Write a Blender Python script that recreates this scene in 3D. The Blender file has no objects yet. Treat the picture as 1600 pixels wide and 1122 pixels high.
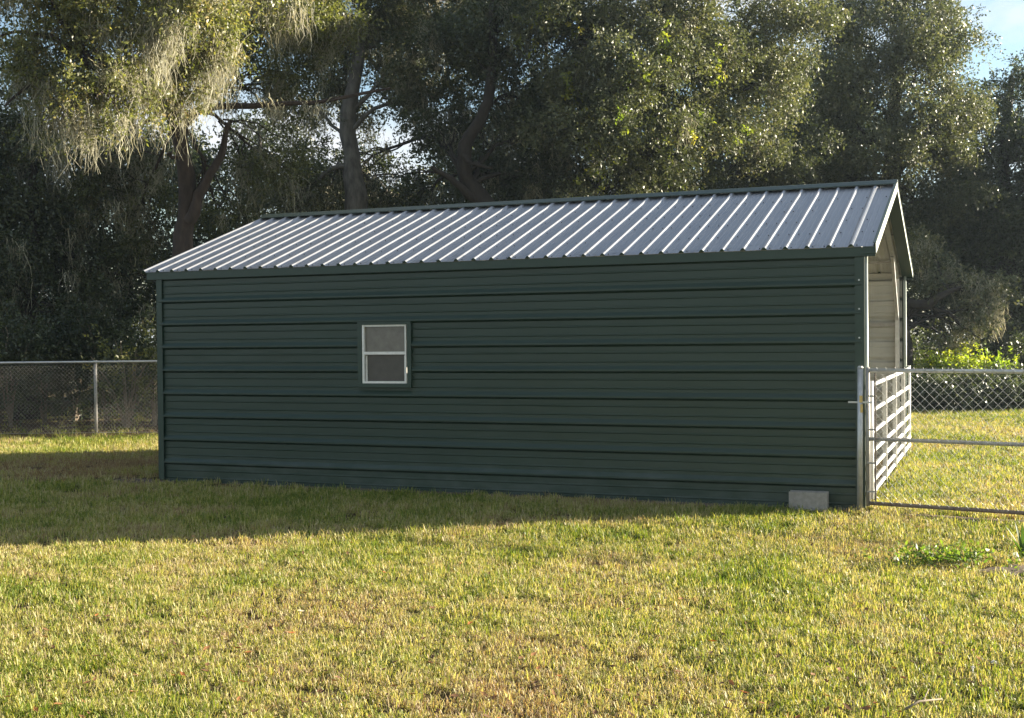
import bpy, math, random
import numpy as np
from mathutils import Matrix, Vector

# ------------------------------------------------------------------ camera, sky, sun, exposure
scene = bpy.context.scene
F_PX, CX, CY, CAM_H, PITCH, ROLL = 1903.5, 800.0, 561.0, 1.82, 0.0154, 0.0096
cam_data = bpy.data.cameras.new("camera")
cam_data.sensor_width = 36.0
cam_data.lens = F_PX / 1600.0 * 36.0
cam_data.clip_start = 0.1
cam_data.clip_end = 3000.0
camera = bpy.data.objects.new("camera", cam_data)
scene.collection.objects.link(camera)
CAM_M = (Matrix.Translation((0, 0, CAM_H)) @ Matrix.Rotation(math.pi / 2 - PITCH, 4, 'X')
         @ Matrix.Rotation(-ROLL, 4, 'Z'))
camera.matrix_world = CAM_M
scene.camera = camera

SUN_EL = math.radians(14.5)
SUN_AZ = math.radians(77.0)            # from +Y towards +X
sun_dir = Vector((math.sin(SUN_AZ) * math.cos(SUN_EL), math.cos(SUN_AZ) * math.cos(SUN_EL), math.sin(SUN_EL)))

world = bpy.data.worlds.new("World")
scene.world = world
world.use_nodes = True
wn, wl = world.node_tree.nodes, world.node_tree.links
wn.clear()
w_out = wn.new("ShaderNodeOutputWorld")
w_bg = wn.new("ShaderNodeBackground")
w_sky = wn.new("ShaderNodeTexSky")
w_sky.sky_type = 'NISHITA'
w_sky.sun_disc = False
w_sky.sun_elevation = SUN_EL
w_sky.sun_rotation = SUN_AZ
w_sky.air_density = 1.0
w_sky.dust_density = 0.25
w_sky.ozone_density = 1.0
w_bg.inputs["Strength"].default_value = 0.05
w_tc = wn.new("ShaderNodeTexCoord")
w_map = wn.new("ShaderNodeMapping")
w_map.inputs["Location"].default_value = (6.16, 2.97, 1.89)
w_map.inputs["Scale"].default_value = (1.0, 1.0, 2.2)
w_noise = wn.new("ShaderNodeTexNoise")
w_noise.inputs["Scale"].default_value = 3.2
w_noise.inputs["Detail"].default_value = 7.0
w_noise.inputs["Roughness"].default_value = 0.55
w_ramp = wn.new("ShaderNodeValToRGB")
w_ramp.color_ramp.elements[0].position = 0.485
w_ramp.color_ramp.elements[1].position = 0.61
w_mix = wn.new("ShaderNodeMix")
w_mix.data_type = 'RGBA'
w_mix.inputs["B"].default_value = (4.4, 4.5, 4.75, 1)
wl.new(w_tc.outputs["Generated"], w_map.inputs["Vector"])
wl.new(w_map.outputs["Vector"], w_noise.inputs["Vector"])
wl.new(w_noise.outputs["Fac"], w_ramp.inputs["Fac"])
wl.new(w_ramp.outputs["Color"], w_mix.inputs["Factor"])
wl.new(w_sky.outputs["Color"], w_mix.inputs["A"])
wl.new(w_mix.outputs["Result"], w_bg.inputs["Color"])
wl.new(w_bg.outputs["Background"], w_out.inputs["Surface"])

sun_data = bpy.data.lights.new("sun", 'SUN')
sun_data.energy = 5.0
sun_data.angle = math.radians(0.55)
sun_data.color = (1.0, 0.89, 0.72)
sun = bpy.data.objects.new("sun", sun_data)
scene.collection.objects.link(sun)
sun.rotation_euler = sun_dir.to_track_quat('Z', 'Y').to_euler()

scene.view_settings.view_transform = 'Standard'
scene.view_settings.look = 'None'
scene.view_settings.gamma = 1.0
scene.view_settings.exposure = 2.25
scene.cycles.max_bounces = 6
scene.cycles.diffuse_bounces = 3
scene.cycles.transmission_bounces = 4
scene.cycles.transparent_max_bounces = 6
scene.cycles.use_denoising = True
scene.cycles.sample_clamp_indirect = 6.0

# ------------------------------------------------------------------ helpers
col = scene.collection
rng = np.random.default_rng(7)
R3 = CAM_M.to_3x3()

def ray(px, py):
    d = R3 @ Vector(((px - CX) / F_PX, -(py - CY) / F_PX, -1.0))
    return d

def at(px, py, Y):                       # point on the pixel's ray at depth Y (world)
    d = ray(px, py)
    return np.array([d.x / d.y * Y, Y, CAM_H + d.z / d.y * Y])

def ground_at(px, py, z=0.0):
    d = ray(px, py)
    t = (z - CAM_H) / d.z
    return np.array([d.x * t, d.y * t, z])

def tag(o, label=None, cat=None, group=None, kind=None):
    if label: o["label"] = label
    if cat: o["category"] = cat
    if group: o["group"] = group
    if kind: o["kind"] = kind
    return o

def empty(name, loc=(0, 0, 0), rz=0.0):
    o = bpy.data.objects.new(name, None)
    o.location = loc
    o.rotation_euler = (0, 0, rz)
    col.objects.link(o)
    return o

def link_mesh(name, me, mats, parent=None, loc=None, rot=None):
    if not isinstance(mats, (list, tuple)): mats = [mats]
    if len(me.materials) == 0:
        for m in mats: me.materials.append(m)
    o = bpy.data.objects.new(name, me)
    col.objects.link(o)
    if parent is not None: o.parent = parent
    if loc is not None: o.location = loc
    if rot is not None: o.rotation_euler = rot
    return o

class MB:
    """collects faces; build() links them as one mesh object"""
    def __init__(s): s.v, s.f, s.m, s.smooth = [], [], [], []
    def add(s, verts, faces, mi=0, smooth=False):
        b = len(s.v)
        s.v.extend([tuple(map(float, p)) for p in verts])
        for f in faces:
            s.f.append(tuple(b + i for i in f)); s.m.append(mi); s.smooth.append(smooth)
    def box(s, c, size, mi=0, M=None):
        x, y, z = [k / 2 for k in size]
        vs = [Vector((sx * x, sy * y, sz * z)) for sx in (-1, 1) for sy in (-1, 1) for sz in (-1, 1)]
        if M is not None: vs = [M @ v for v in vs]
        vs = [v + Vector(c) for v in vs]
        s.add(vs, [(0, 1, 3, 2), (4, 6, 7, 5), (0, 4, 5, 1), (2, 3, 7, 6), (0, 2, 6, 4), (1, 5, 7, 3)], mi)
    def tube(s, pts, rad, k=8, mi=0, caps=True, smooth=True):
        v, f = tube_np(np.array(pts, float), np.broadcast_to(np.asarray(rad, float), (len(pts),)), k)
        b = len(s.v)
        s.v.extend(map(tuple, v.tolist()))
        for q in f.tolist():
            s.f.append(tuple(b + i for i in q)); s.m.append(mi); s.smooth.append(smooth)
        if caps:
            s.f.append(tuple(b + i for i in range(k))[::-1]); s.m.append(mi); s.smooth.append(False)
            n = len(pts)
            s.f.append(tuple(b + (n - 1) * k + i for i in range(k))); s.m.append(mi); s.smooth.append(False)
    def bar(s, a, b, w, h, mi=0, up=(0, 0, 1)):
        a, b = Vector(a), Vector(b)
        d = (b - a).normalized()
        u = Vector(up)
        side = d.cross(u).normalized()
        u2 = side.cross(d).normalized()
        vs = []
        for p in (a, b):
            for sx, sy in ((-1, -1), (1, -1), (1, 1), (-1, 1)):
                vs.append(p + side * (sx * w / 2) + u2 * (sy * h / 2))
        s.add(vs, [(0, 1, 2, 3)[::-1], (4, 5, 6, 7), (0, 1, 5, 4), (1, 2, 6, 5), (2, 3, 7, 6), (3, 0, 4, 7)], mi)
    def mesh(s, name):
        me = bpy.data.meshes.new(name)
        me.from_pydata(s.v, [], s.f)
        me.polygons.foreach_set("material_index", s.m)
        me.polygons.foreach_set("use_smooth", s.smooth)
        me.update()
        return me
    def build(s, name, mats, parent=None, **kw):
        return link_mesh(name, s.mesh(name), mats, parent, **kw)

def tube_np(P, r, k=6):
    n = len(P)
    T = np.zeros_like(P)
    T[1:-1] = P[2:] - P[:-2]; T[0] = P[1] - P[0]; T[-1] = P[-1] - P[-2]
    T /= np.linalg.norm(T, axis=1)[:, None] + 1e-9
    ref = np.array([0.31, 0.17, 0.93]) if abs(T[0][2]) < 0.8 else np.array([1.0, 0.13, 0.05])
    A = np.cross(T, ref); A /= np.linalg.norm(A, axis=1)[:, None] + 1e-9
    B = np.cross(T, A)
    an = np.arange(k) * 2 * np.pi / k
    V = P[:, None, :] + r[:, None, None] * (np.cos(an)[None, :, None] * A[:, None, :] + np.sin(an)[None, :, None] * B[:, None, :])
    i = np.arange(n - 1)[:, None] * k
    j = np.arange(k)[None, :]
    j2 = (j + 1) % k
    Fq = np.stack([i + j, i + j2, i + k + j2, i + k + j], -1).reshape(-1, 4)
    return V.reshape(-1, 3), Fq

def np_mesh(name, V, Fq, attrs=None, smooth=False):
    """V (n,3), Fq (m,k) constant face size"""
    me = bpy.data.meshes.new(name)
    V = np.ascontiguousarray(V, np.float32); Fq = np.ascontiguousarray(Fq, np.int32)
    m, k = Fq.shape
    me.vertices.add(len(V)); me.vertices.foreach_set("co", V.ravel())
    me.loops.add(m * k); me.loops.foreach_set("vertex_index", Fq.ravel())
    me.polygons.add(m)
    me.polygons.foreach_set("loop_start", np.arange(0, m * k, k, dtype=np.int32))
    me.update(calc_edges=True)
    if smooth: me.polygons.foreach_set("use_smooth", np.ones(m, bool))
    for n_, a in (attrs or {}).items():
        at_ = me.attributes.new(n_, 'FLOAT', 'POINT')
        at_.data.foreach_set("value", np.ascontiguousarray(a, np.float32))
    return me

# ------------------------------------------------------------------ materials
def new_mat(name):
    m = bpy.data.materials.new(name); m.use_nodes = True
    nt = m.node_tree; nt.nodes.clear()
    out = nt.nodes.new("ShaderNodeOutputMaterial")
    return m, nt, out

def N(nt, t, **kw):
    n = nt.nodes.new(t)
    for k, v in kw.items():
        if k in n.inputs: n.inputs[k].default_value = v
        else: setattr(n, k, v)
    return n

def ramp(nt, stops, fac=None):
    r = nt.nodes.new("ShaderNodeValToRGB")
    e = r.color_ramp.elements
    while len(e) < len(stops): e.new(0.5)
    for el, (p, c) in zip(e, stops):
        el.position = p; el.color = (*c, 1) if len(c) == 3 else c
    if fac is not None: nt.links.new(fac, r.inputs["Fac"])
    return r

def noise(nt, scale, detail=4.0, rough=0.55, coord="Object", mapscale=None):
    tc = nt.nodes.new("ShaderNodeTexCoord")
    n = N(nt, "ShaderNodeTexNoise", Scale=scale, Detail=detail, Roughness=rough)
    if mapscale:
        mp = nt.nodes.new("ShaderNodeMapping"); mp.inputs["Scale"].default_value = mapscale
        nt.links.new(tc.outputs[coord], mp.inputs["Vector"]); nt.links.new(mp.outputs["Vector"], n.inputs["Vector"])
    else:
        nt.links.new(tc.outputs[coord], n.inputs["Vector"])
    return n

def simple_mat(name, c0, c1, scale=6.0, rough=0.5, metal=0.0, bump=0.0, bscale=60.0, mapscale=None, spec=0.5, rough_var=0.0, coat=0.0):
    m, nt, out = new_mat(name)
    b = N(nt, "ShaderNodeBsdfPrincipled")
    b.inputs["Roughness"].default_value = rough
    b.inputs["Metallic"].default_value = metal
    b.inputs["Specular IOR Level"].default_value = spec
    b.inputs["Coat Weight"].default_value = coat
    n = noise(nt, scale, 6, 0.6, mapscale=mapscale)
    r = ramp(nt, [(0.3, c0), (0.7, c1)], n.outputs["Fac"])
    nt.links.new(r.outputs["Color"], b.inputs["Base Color"])
    if rough_var:
        mr = N(nt, "ShaderNodeMapRange"); mr.inputs["To Min"].default_value = rough - rough_var; mr.inputs["To Max"].default_value = rough + rough_var
        nt.links.new(n.outputs["Fac"], mr.inputs["Value"]); nt.links.new(mr.outputs["Result"], b.inputs["Roughness"])
    if bump:
        n2 = noise(nt, bscale, 5, 0.6, mapscale=mapscale)
        bp = N(nt, "ShaderNodeBump", Strength=bump, Distance=0.02)
        nt.links.new(n2.outputs["Fac"], bp.inputs["Height"]); nt.links.new(bp.outputs["Normal"], b.inputs["Normal"])
    nt.links.new(b.outputs["BSDF"], out.inputs["Surface"])
    return m

def leaf_mat(name, stops, transl=0.35, rough=0.42, tcol_gain=(1.5, 1.6, 0.7), spec=0.5, attr_type='GEOMETRY', mix2=None):
    """leaf colour picked by the per-leaf 'tint' attribute; part of the light passes through the blade"""
    m, nt, out = new_mat(name)
    a = N(nt, "ShaderNodeAttribute"); a.attribute_name = "tint"; a.attribute_type = attr_type
    fac = a.outputs["Fac"]
    if mix2:                                                    # grass: tuft tint plus blade tint
        a2 = N(nt, "ShaderNodeAttribute"); a2.attribute_name = "blade"
        ad = N(nt, "ShaderNodeMath", operation='MULTIPLY_ADD'); ad.inputs[1].default_value = mix2[0]; 
        ad.inputs[2].default_value = 0.0
        nt.links.new(a2.outputs["Fac"], ad.inputs[0])
        ad2 = N(nt, "ShaderNodeMath", operation='MULTIPLY_ADD'); ad2.inputs[1].default_value = mix2[1]
        nt.links.new(fac, ad2.inputs[0]); nt.links.new(ad.outputs[0], ad2.inputs[2])
        fac = ad2.outputs[0]
    r = ramp(nt, stops, fac)
    b = N(nt, "ShaderNodeBsdfPrincipled")
    b.inputs["Roughness"].default_value = rough
    b.inputs["Specular IOR Level"].default_value = spec
    nt.links.new(r.outputs["Color"], b.inputs["Base Color"])
    g = N(nt, "ShaderNodeMix", data_type='RGBA', blend_type='MULTIPLY'); g.inputs["Factor"].default_value = 1.0
    g.inputs["B"].default_value = (*tcol_gain, 1)
    nt.links.new(r.outputs["Color"], g.inputs["A"])
    t = N(nt, "ShaderNodeBsdfTranslucent")
    nt.links.new(g.outputs["Result"], t.inputs["Color"])
    mx = N(nt, "ShaderNodeMixShader"); mx.inputs["Fac"].default_value = transl
    nt.links.new(b.outputs["BSDF"], mx.inputs[1]); nt.links.new(t.outputs["BSDF"], mx.inputs[2])
    nt.links.new(mx.outputs["Shader"], out.inputs["Surface"])
    return m

M = {}
def wall_green():
    m, nt, out = new_mat("green_paint")
    b = N(nt, "ShaderNodeBsdfPrincipled")
    n = noise(nt, 1.3, 6, 0.6, mapscale=(0.5, 1, 1.6))
    r = ramp(nt, [(0.3, (0.010, 0.029, 0.019)), (0.72, (0.016, 0.038, 0.026))], n.outputs["Fac"])
    # rain-splashed dust: a band with a shape of its own low on the sheets
    tc = N(nt, "ShaderNodeTexCoord"); sp = N(nt, "ShaderNodeSeparateXYZ")
    nt.links.new(tc.outputs["Object"], sp.inputs["Vector"])
    n3 = noise(nt, 3.0, 8, 0.7, mapscale=(0.8, 1, 2.0))
    mr = N(nt, "ShaderNodeMapRange"); mr.inputs["From Min"].default_value = 0.02; mr.inputs["From Max"].default_value = 0.55
    mr.inputs["To Min"].default_value = 0.55; mr.inputs["To Max"].default_value = 0.0
    nt.links.new(sp.outputs["Z"], mr.inputs["Value"])
    n3r = ramp(nt, [(0.42, (0, 0, 0)), (0.8, (1, 1, 1))], n3.outputs["Fac"])
    mul = N(nt, "ShaderNodeMath", operation='MULTIPLY')
    nt.links.new(mr.outputs["Result"], mul.inputs[0]); nt.links.new(n3r.outputs["Color"], mul.inputs[1])
    mx = N(nt, "ShaderNodeMix", data_type='RGBA'); mx.inputs["B"].default_value = (0.11, 0.13, 0.12, 1)
    nt.links.new(mul.outputs[0], mx.inputs["Factor"]); nt.links.new(r.outputs["Color"], mx.inputs["A"])
    nt.links.new(mx.outputs["Result"], b.inputs["Base Color"])
    rr = N(nt, "ShaderNodeMapRange"); rr.inputs["To Min"].default_value = 0.34; rr.inputs["To Max"].default_value = 0.5
    nt.links.new(n.outputs["Fac"], rr.inputs["Value"]); nt.links.new(rr.outputs["Result"], b.inputs["Roughness"])
    n2 = noise(nt, 2.2, 3, 0.5, mapscale=(0.6, 1, 1.5))
    bp = N(nt, "ShaderNodeBump", Strength=0.5, Distance=0.014)
    nt.links.new(n2.outputs["Fac"], bp.inputs["Height"]); nt.links.new(bp.outputs["Normal"], b.inputs["Normal"])
    nt.links.new(b.outputs["BSDF"], out.inputs["Surface"])
    return m
M["green"] = wall_green()
M["trim_green"] = simple_mat("trim_green", (0.013, 0.034, 0.022), (0.018, 0.042, 0.028), 4, 0.45, rough_var=0.06)
M["edge_trim"] = simple_mat("pale_edge_trim", (0.36, 0.40, 0.34), (0.46, 0.50, 0.44), 6, 0.4)
M["inner"] = simple_mat("inner_sheet", (0.38, 0.38, 0.34), (0.46, 0.46, 0.41), 3, 0.6, bump=0.1, bscale=8)
def roof_metal():
    m, nt, out = new_mat("galvalume")
    b = N(nt, "ShaderNodeBsdfPrincipled")
    b.inputs["Metallic"].default_value = 0.55
    n = noise(nt, 5.0, 7, 0.65, mapscale=(1, 0.25, 1))
    r = ramp(nt, [(0.3, (0.25, 0.26, 0.28)), (0.7, (0.32, 0.33, 0.345))], n.outputs["Fac"])
    # grime that collects above the eave: blotches
    tc = N(nt, "ShaderNodeTexCoord"); sp = N(nt, "ShaderNodeSeparateXYZ")
    nt.links.new(tc.outputs["Object"], sp.inputs["Vector"])
    mr = N(nt, "ShaderNodeMapRange"); mr.inputs["From Min"].default_value = 0.0; mr.inputs["From Max"].default_value = 0.55
    mr.inputs["To Min"].default_value = 0.75; mr.inputs["To Max"].default_value = 0.0
    nt.links.new(sp.outputs["Y"], mr.inputs["Value"])
    oi = N(nt, "ShaderNodeObjectInfo")
    n3 = N(nt, "ShaderNodeTexNoise", Scale=7.0, Detail=6.0, Roughness=0.7); n3.noise_dimensions = '4D'
    nt.links.new(tc.outputs["Object"], n3.inputs["Vector"])
    ml = N(nt, "ShaderNodeMath", operation='MULTIPLY'); ml.inputs[1].default_value = 40.0
    nt.links.new(oi.outputs["Random"], ml.inputs[0]); nt.links.new(ml.outputs[0], n3.inputs["W"])
    n3r = ramp(nt, [(0.5, (0, 0, 0)), (0.68, (1, 1, 1))], n3.outputs["Fac"])
    mul = N(nt, "ShaderNodeMath", operation='MULTIPLY')
    nt.links.new(mr.outputs["Result"], mul.inputs[0]); nt.links.new(n3r.outputs["Color"], mul.inputs[1])
    mx = N(nt, "ShaderNodeMix", data_type='RGBA'); mx.inputs["B"].default_value = (0.10, 0.095, 0.085, 1)
    nt.links.new(mul.outputs[0], mx.inputs["Factor"]); nt.links.new(r.outputs["Color"], mx.inputs["A"])
    nt.links.new(mx.outputs["Result"], b.inputs["Base Color"])
    rr = N(nt, "ShaderNodeMapRange"); rr.inputs["To Min"].default_value = 0.34; rr.inputs["To Max"].default_value = 0.52
    nt.links.new(n.outputs["Fac"], rr.inputs["Value"]); nt.links.new(rr.outputs["Result"], b.inputs["Roughness"])
    nt.links.new(b.outputs["BSDF"], out.inputs["Surface"])
    return m
M["roof"] = roof_metal()
M["galv"] = simple_mat("galvanized_tube", (0.40, 0.40, 0.38), (0.55, 0.55, 0.53), 12, 0.45, metal=0.55, bump=0.05, rough_var=0.08)
M["galv_old"] = simple_mat("weathered_galvanized", (0.24, 0.23, 0.21), (0.36, 0.35, 0.32), 14, 0.55, metal=0.4, bump=0.08, rough_var=0.08)
M["rust"] = simple_mat("rusty_steel", (0.10, 0.07, 0.05), (0.22, 0.18, 0.14), 22, 0.7, metal=0.2, bump=0.15)
M["white_tube"] = simple_mat("white_gate_paint", (0.66, 0.66, 0.63), (0.80, 0.80, 0.77), 9, 0.4, rough_var=0.1)
M["alu"] = simple_mat("white_window_frame", (0.62, 0.61, 0.55), (0.76, 0.75, 0.70), 20, 0.45)
M["screw"] = simple_mat("screw_head", (0.12, 0.12, 0.12), (0.2, 0.2, 0.2), 30, 0.5, metal=0.5)
M["screw_light"] = simple_mat("zinc_screw_head", (0.55, 0.56, 0.55), (0.7, 0.7, 0.7), 30, 0.4, metal=0.5)
M["concrete"] = simple_mat("concrete_block", (0.22, 0.205, 0.18), (0.33, 0.31, 0.275), 18, 0.9, bump=0.5, bscale=90)
M["brass"] = simple_mat("brass_latch", (0.45, 0.33, 0.12), (0.6, 0.45, 0.2), 30, 0.4, metal=0.8)
M["bark"] = simple_mat("oak_bark", (0.014, 0.011, 0.009), (0.042, 0.034, 0.027), 9, 0.9, bump=0.9, bscale=14, mapscale=(1, 1, 0.35))
M["bark_red"] = simple_mat("reddish_bark", (0.020, 0.014, 0.011), (0.062, 0.043, 0.033), 7, 0.9, bump=0.9, bscale=14, mapscale=(1, 1, 0.3))
M["bark_pale"] = simple_mat("lichen_bark", (0.055, 0.05, 0.043), (0.17, 0.158, 0.135), 9, 0.9, bump=0.9, bscale=14, mapscale=(1, 1, 0.35))
M["oak_leaf"] = leaf_mat("oak_leaf", [(0.0, (0.045, 0.058, 0.03)), (0.45, (0.095, 0.108, 0.056)), (0.8, (0.155, 0.16, 0.088)), (1.0, (0.22, 0.20, 0.12))], 0.22, 0.46, spec=0.4)
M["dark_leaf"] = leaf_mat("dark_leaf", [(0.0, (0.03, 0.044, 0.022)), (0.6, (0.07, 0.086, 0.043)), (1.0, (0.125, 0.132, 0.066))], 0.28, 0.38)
M["warm_leaf"] = leaf_mat("warm_leaf", [(0.0, (0.045, 0.055, 0.02)), (0.5, (0.11, 0.12, 0.042)), (0.85, (0.20, 0.20, 0.075)), (1.0, (0.28, 0.22, 0.09))], 0.38, 0.42)
M["vine_leaf"] = leaf_mat("yellow_vine_leaf", [(0.0, (0.12, 0.16, 0.03)), (0.75, (0.26, 0.28, 0.05)), (1.0, (0.38, 0.32, 0.06))], 0.45, 0.5)
M["bush_leaf"] = leaf_mat("bright_bush_leaf", [(0.0, (0.10, 0.16, 0.02)), (0.6, (0.24, 0.30, 0.03)), (1.0, (0.40, 0.40, 0.05))], 0.5, 0.45)
M["moss"] = leaf_mat("spanish_moss", [(0.0, (0.20, 0.195, 0.15)), (0.6, (0.40, 0.385, 0.29)), (1.0, (0.54, 0.52, 0.40))], 0.35, 0.85, (1.1, 1.05, 0.85), 0.15)
M["dry_twig"] = simple_mat("dry_twig", (0.12, 0.095, 0.065), (0.22, 0.18, 0.13), 10, 0.9)
M["grass"] = leaf_mat("lawn_grass", [(0.0, (0.055, 0.115, 0.010)), (0.35, (0.17, 0.22, 0.028)), (0.56, (0.34, 0.33, 0.085)), (0.76, (0.50, 0.43, 0.25)), (1.0, (0.26, 0.165, 0.10))], 0.42, 0.5, (1.35, 1.3, 0.6), 0.35, 'INSTANCER', (0.55, 0.75))
M["weed"] = leaf_mat("weed_leaf", [(0.0, (0.06, 0.11, 0.014)), (1.0, (0.16, 0.22, 0.03))], 0.4, 0.45)
M["dead_leaf"] = leaf_mat("dead_leaf", [(0.0, (0.10, 0.05, 0.02)), (0.5, (0.22, 0.11, 0.04)), (0.85, (0.40, 0.14, 0.03)), (1.0, (0.5, 0.42, 0.3))], 0.2, 0.7, (1.1, 0.9, 0.6))

def soil():
    m, nt, out = new_mat("lawn_soil")
    b = N(nt, "ShaderNodeBsdfPrincipled", Roughness=0.95); b.inputs["Specular IOR Level"].default_value = 0.1
    n = noise(nt, 0.35, 8, 0.62)
    r = ramp(nt, [(0.32, (0.045, 0.045, 0.016)), (0.5, (0.085, 0.066, 0.03)), (0.66, (0.12, 0.085, 0.045))], n.outputs["Fac"])
    n2 = noise(nt, 45.0, 6, 0.7)
    r2 = ramp(nt, [(0.3, (0.45, 0.42, 0.40)), (0.7, (1.25, 1.2, 1.1))], n2.outputs["Fac"])
    mx = N(nt, "ShaderNodeMix", data_type='RGBA', blend_type='MULTIPLY'); mx.inputs["Factor"].default_value = 1.0
    nt.links.new(r.outputs["Color"], mx.inputs["A"]); nt.links.new(r2.outputs["Color"], mx.inputs["B"])
    nt.links.new(mx.outputs["Result"], b.inputs["Base Color"])
    bp = N(nt, "ShaderNodeBump", Strength=0.8, Distance=0.03)
    nt.links.new(n2.outputs["Fac"], bp.inputs["Height"]); nt.links.new(bp.outputs["Normal"], b.inputs["Normal"])
    nt.links.new(b.outputs["BSDF"], out.inputs["Surface"])
    return m
M["soil"] = soil()
M["sand"] = simple_mat("sandy_dirt", (0.085, 0.065, 0.045), (0.19, 0.15, 0.11), 9, 0.95, bump=0.8, bscale=35, spec=0.1)
M["litter_soil"] = simple_mat("leaf_litter_soil", (0.045, 0.030, 0.018), (0.12, 0.085, 0.05), 5, 0.95, bump=0.9, bscale=30, spec=0.1)

def glass_mat(name, c0, c1, rough):
    m, nt, out = new_mat(name)
    b = N(nt, "ShaderNodeBsdfPrincipled", Roughness=rough)
    n = noise(nt, 9.0, 7, 0.65)
    r = ramp(nt, [(0.3, c0), (0.75, c1)], n.outputs["Fac"])
    nt.links.new(r.outputs["Color"], b.inputs["Base Color"])
    b.inputs["Coat Weight"].default_value = 0.5; b.inputs["Coat Roughness"].default_value = 0.12
    nt.links.new(b.outputs["BSDF"], out.inputs["Surface"])
    return m
M["dusty_reflection_glass"] = glass_mat("dusty_reflection_glass", (0.085, 0.08, 0.062), (0.17, 0.16, 0.13), 0.3)  # brown mottling is dust plus tree reflections put into the colour
M["screen_glass"] = glass_mat("screened_glass", (0.035, 0.033, 0.026), (0.065, 0.06, 0.05), 0.45)

# ------------------------------------------------------------------ ground
TH = 0.3805
X0, Y0 = 3.7143, 12.8836
U = np.array([math.cos(TH), -math.sin(TH), 0.0])
V_ = np.array([math.sin(TH), math.cos(TH), 0.0])
LL, W, EH, RISE, OV, RU = 9.0446, 5.75, 2.80, 0.985, 0.06, 0.117
def shed_pt(u, v, z=0.0): return np.array([X0, Y0, 0.0]) + u * U + v * V_ + np.array([0, 0, z])

def fbm(x, y, s=1.0, seed=0):
    r = np.random.default_rng(seed); o = np.zeros_like(x, float); a = 1.0; tot = 0
    for k in range(5):
        for _ in range(3):
            th = r.uniform(0, 6.28); ph = r.uniform(0, 6.28); f = s * (1.9 ** k) * r.uniform(0.8, 1.25)
            o += a * np.sin((x * math.cos(th) + y * math.sin(th)) * f + ph + 1.3 * np.sin((x * math.sin(th) - y * math.cos(th)) * f * 0.7 + ph))
        tot += a * 1.7; a *= 0.62
    return o / tot

def ground_sheet():
    # one sheet: fine near the shed, stretching to the horizon
    xs = np.concatenate([[-1500, -600, -250, -120, -60], np.linspace(-40, 40, 161), [60, 120, 250, 600, 1500]])
    ys = np.concatenate([[-400, -100, -30, -8], np.linspace(0, 60, 121), [80, 120, 250, 600, 1500]])
    GX, GY = np.meshgrid(xs, ys)
    near = np.exp(-((GX / 60) ** 2 + ((GY - 20) / 60) ** 2))
    Z = 0.018 * fbm(GX, GY, 0.9, 3) * near - 0.02
    Vv = np.stack([GX, GY, Z], -1).reshape(-1, 3)
    nx, ny = len(xs), len(ys)
    i = np.arange(ny - 1)[:, None] * nx + np.arange(nx - 1)[None, :]
    Fq = np.stack([i, i + 1, i + nx + 1, i + nx], -1).reshape(-1, 4)
    o = link_mesh("ground", np_mesh("ground", Vv, Fq, smooth=True), M["soil"])
    o["kind"] = "structure"
ground_sheet()

def patch(name, center, rx, ry, rz, mat, z=0.004, seed=0, label=None):
    r = np.random.default_rng(seed)
    n = 40; an = np.linspace(0, 2 * np.pi, n, endpoint=False)
    rad = 1 + 0.18 * np.sin(3 * an + r.uniform(0, 6)) + 0.12 * np.sin(7 * an + r.uniform(0, 6)) + 0.06 * r.standard_normal(n)
    vs = [(0, 0, 0.012)]
    for a, q in zip(an, rad): vs.append((rx * q * 0.55 * math.cos(a), ry * q * 0.55 * math.sin(a), 0.009))
    for a, q in zip(an, rad): vs.append((rx * q * math.cos(a), ry * q * math.sin(a), -0.03))
    fs = [(0, 1 + i, 1 + (i + 1) % n) for i in range(n)]
    fs += [(1 + i, 1 + n + i, 1 + n + (i + 1) % n, 1 + (i + 1) % n) for i in range(n)]
    b = MB(); b.add(vs, fs, 0, True)
    o = b.build(name, mat, None, loc=(center[0], center[1], z), rot=(0, 0, rz))
    o["kind"] = "structure"
    return o

# ------------------------------------------------------------------ the shed
shed = empty("metal_shed", (X0, Y0, 0.0), -TH)
tag(shed, "dark green metal carport shed with ribbed silver roof and one small window", "shed")

def sheet(strips, x0, x1, holes=(), t=0.0015, place=None):
    """strips: list of (s, h) along the profile; extruded x0..x1; outer face material 0, inner face material 1.
    holes: (s0, s1, xa, xb) rectangles left open."""
    b = MB()
    for (s0, h0), (s1, h1) in zip(strips[:-1], strips[1:]):
        sm = (s0 + s1) / 2
        xr = [(x0, x1)]
        for (a0, a1, xa, xb) in holes:
            if a0 < sm < a1: xr = [(x0, xa), (xb, x1)]
        for xa, xb in xr:
            o = [(xa, s0, h0), (xb, s0, h0), (xb, s1, h1), (xa, s1, h1)]
            i = [(x, s, h - t) for x, s, h in o]
            b.add([place(*p) for p in o], [(0, 1, 2, 3)], 0)
            b.add([place(*p) for p in i], [(3, 2, 1, 0)], 1)
    return b

FT = 0.3048
RIB0 = 2.686                                  # height of the topmost dark rib line
def wall_profile(z0, z1, extra=()):
    """horizontal ribs 12 in apart, two small stiffening beads between them"""
    pts = {}
    for k in range(-1, 12):
        zc = RIB0 - k * FT
        for dz, h in ((-0.036, 0.0), (-0.010, 0.034), (0.010, 0.034), (0.052, 0.0)):
            pts[zc + dz] = h
        for zb in (zc - 0.105, zc - 0.205):
            for dz, h in ((-0.012, 0.0), (-0.003, 0.006), (0.005, 0.006), (0.012, 0.0)):
                pts[zb + dz] = h
    zs = sorted(pts)
    def hh(z): return float(np.interp(z, zs, [pts[q] for q in zs]))
    out = [z0] + [z for z in zs if z0 < z < z1] + list(extra) + [z1]
    out = sorted(set(out))
    return [(z, hh(z)) for z in out]

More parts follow.
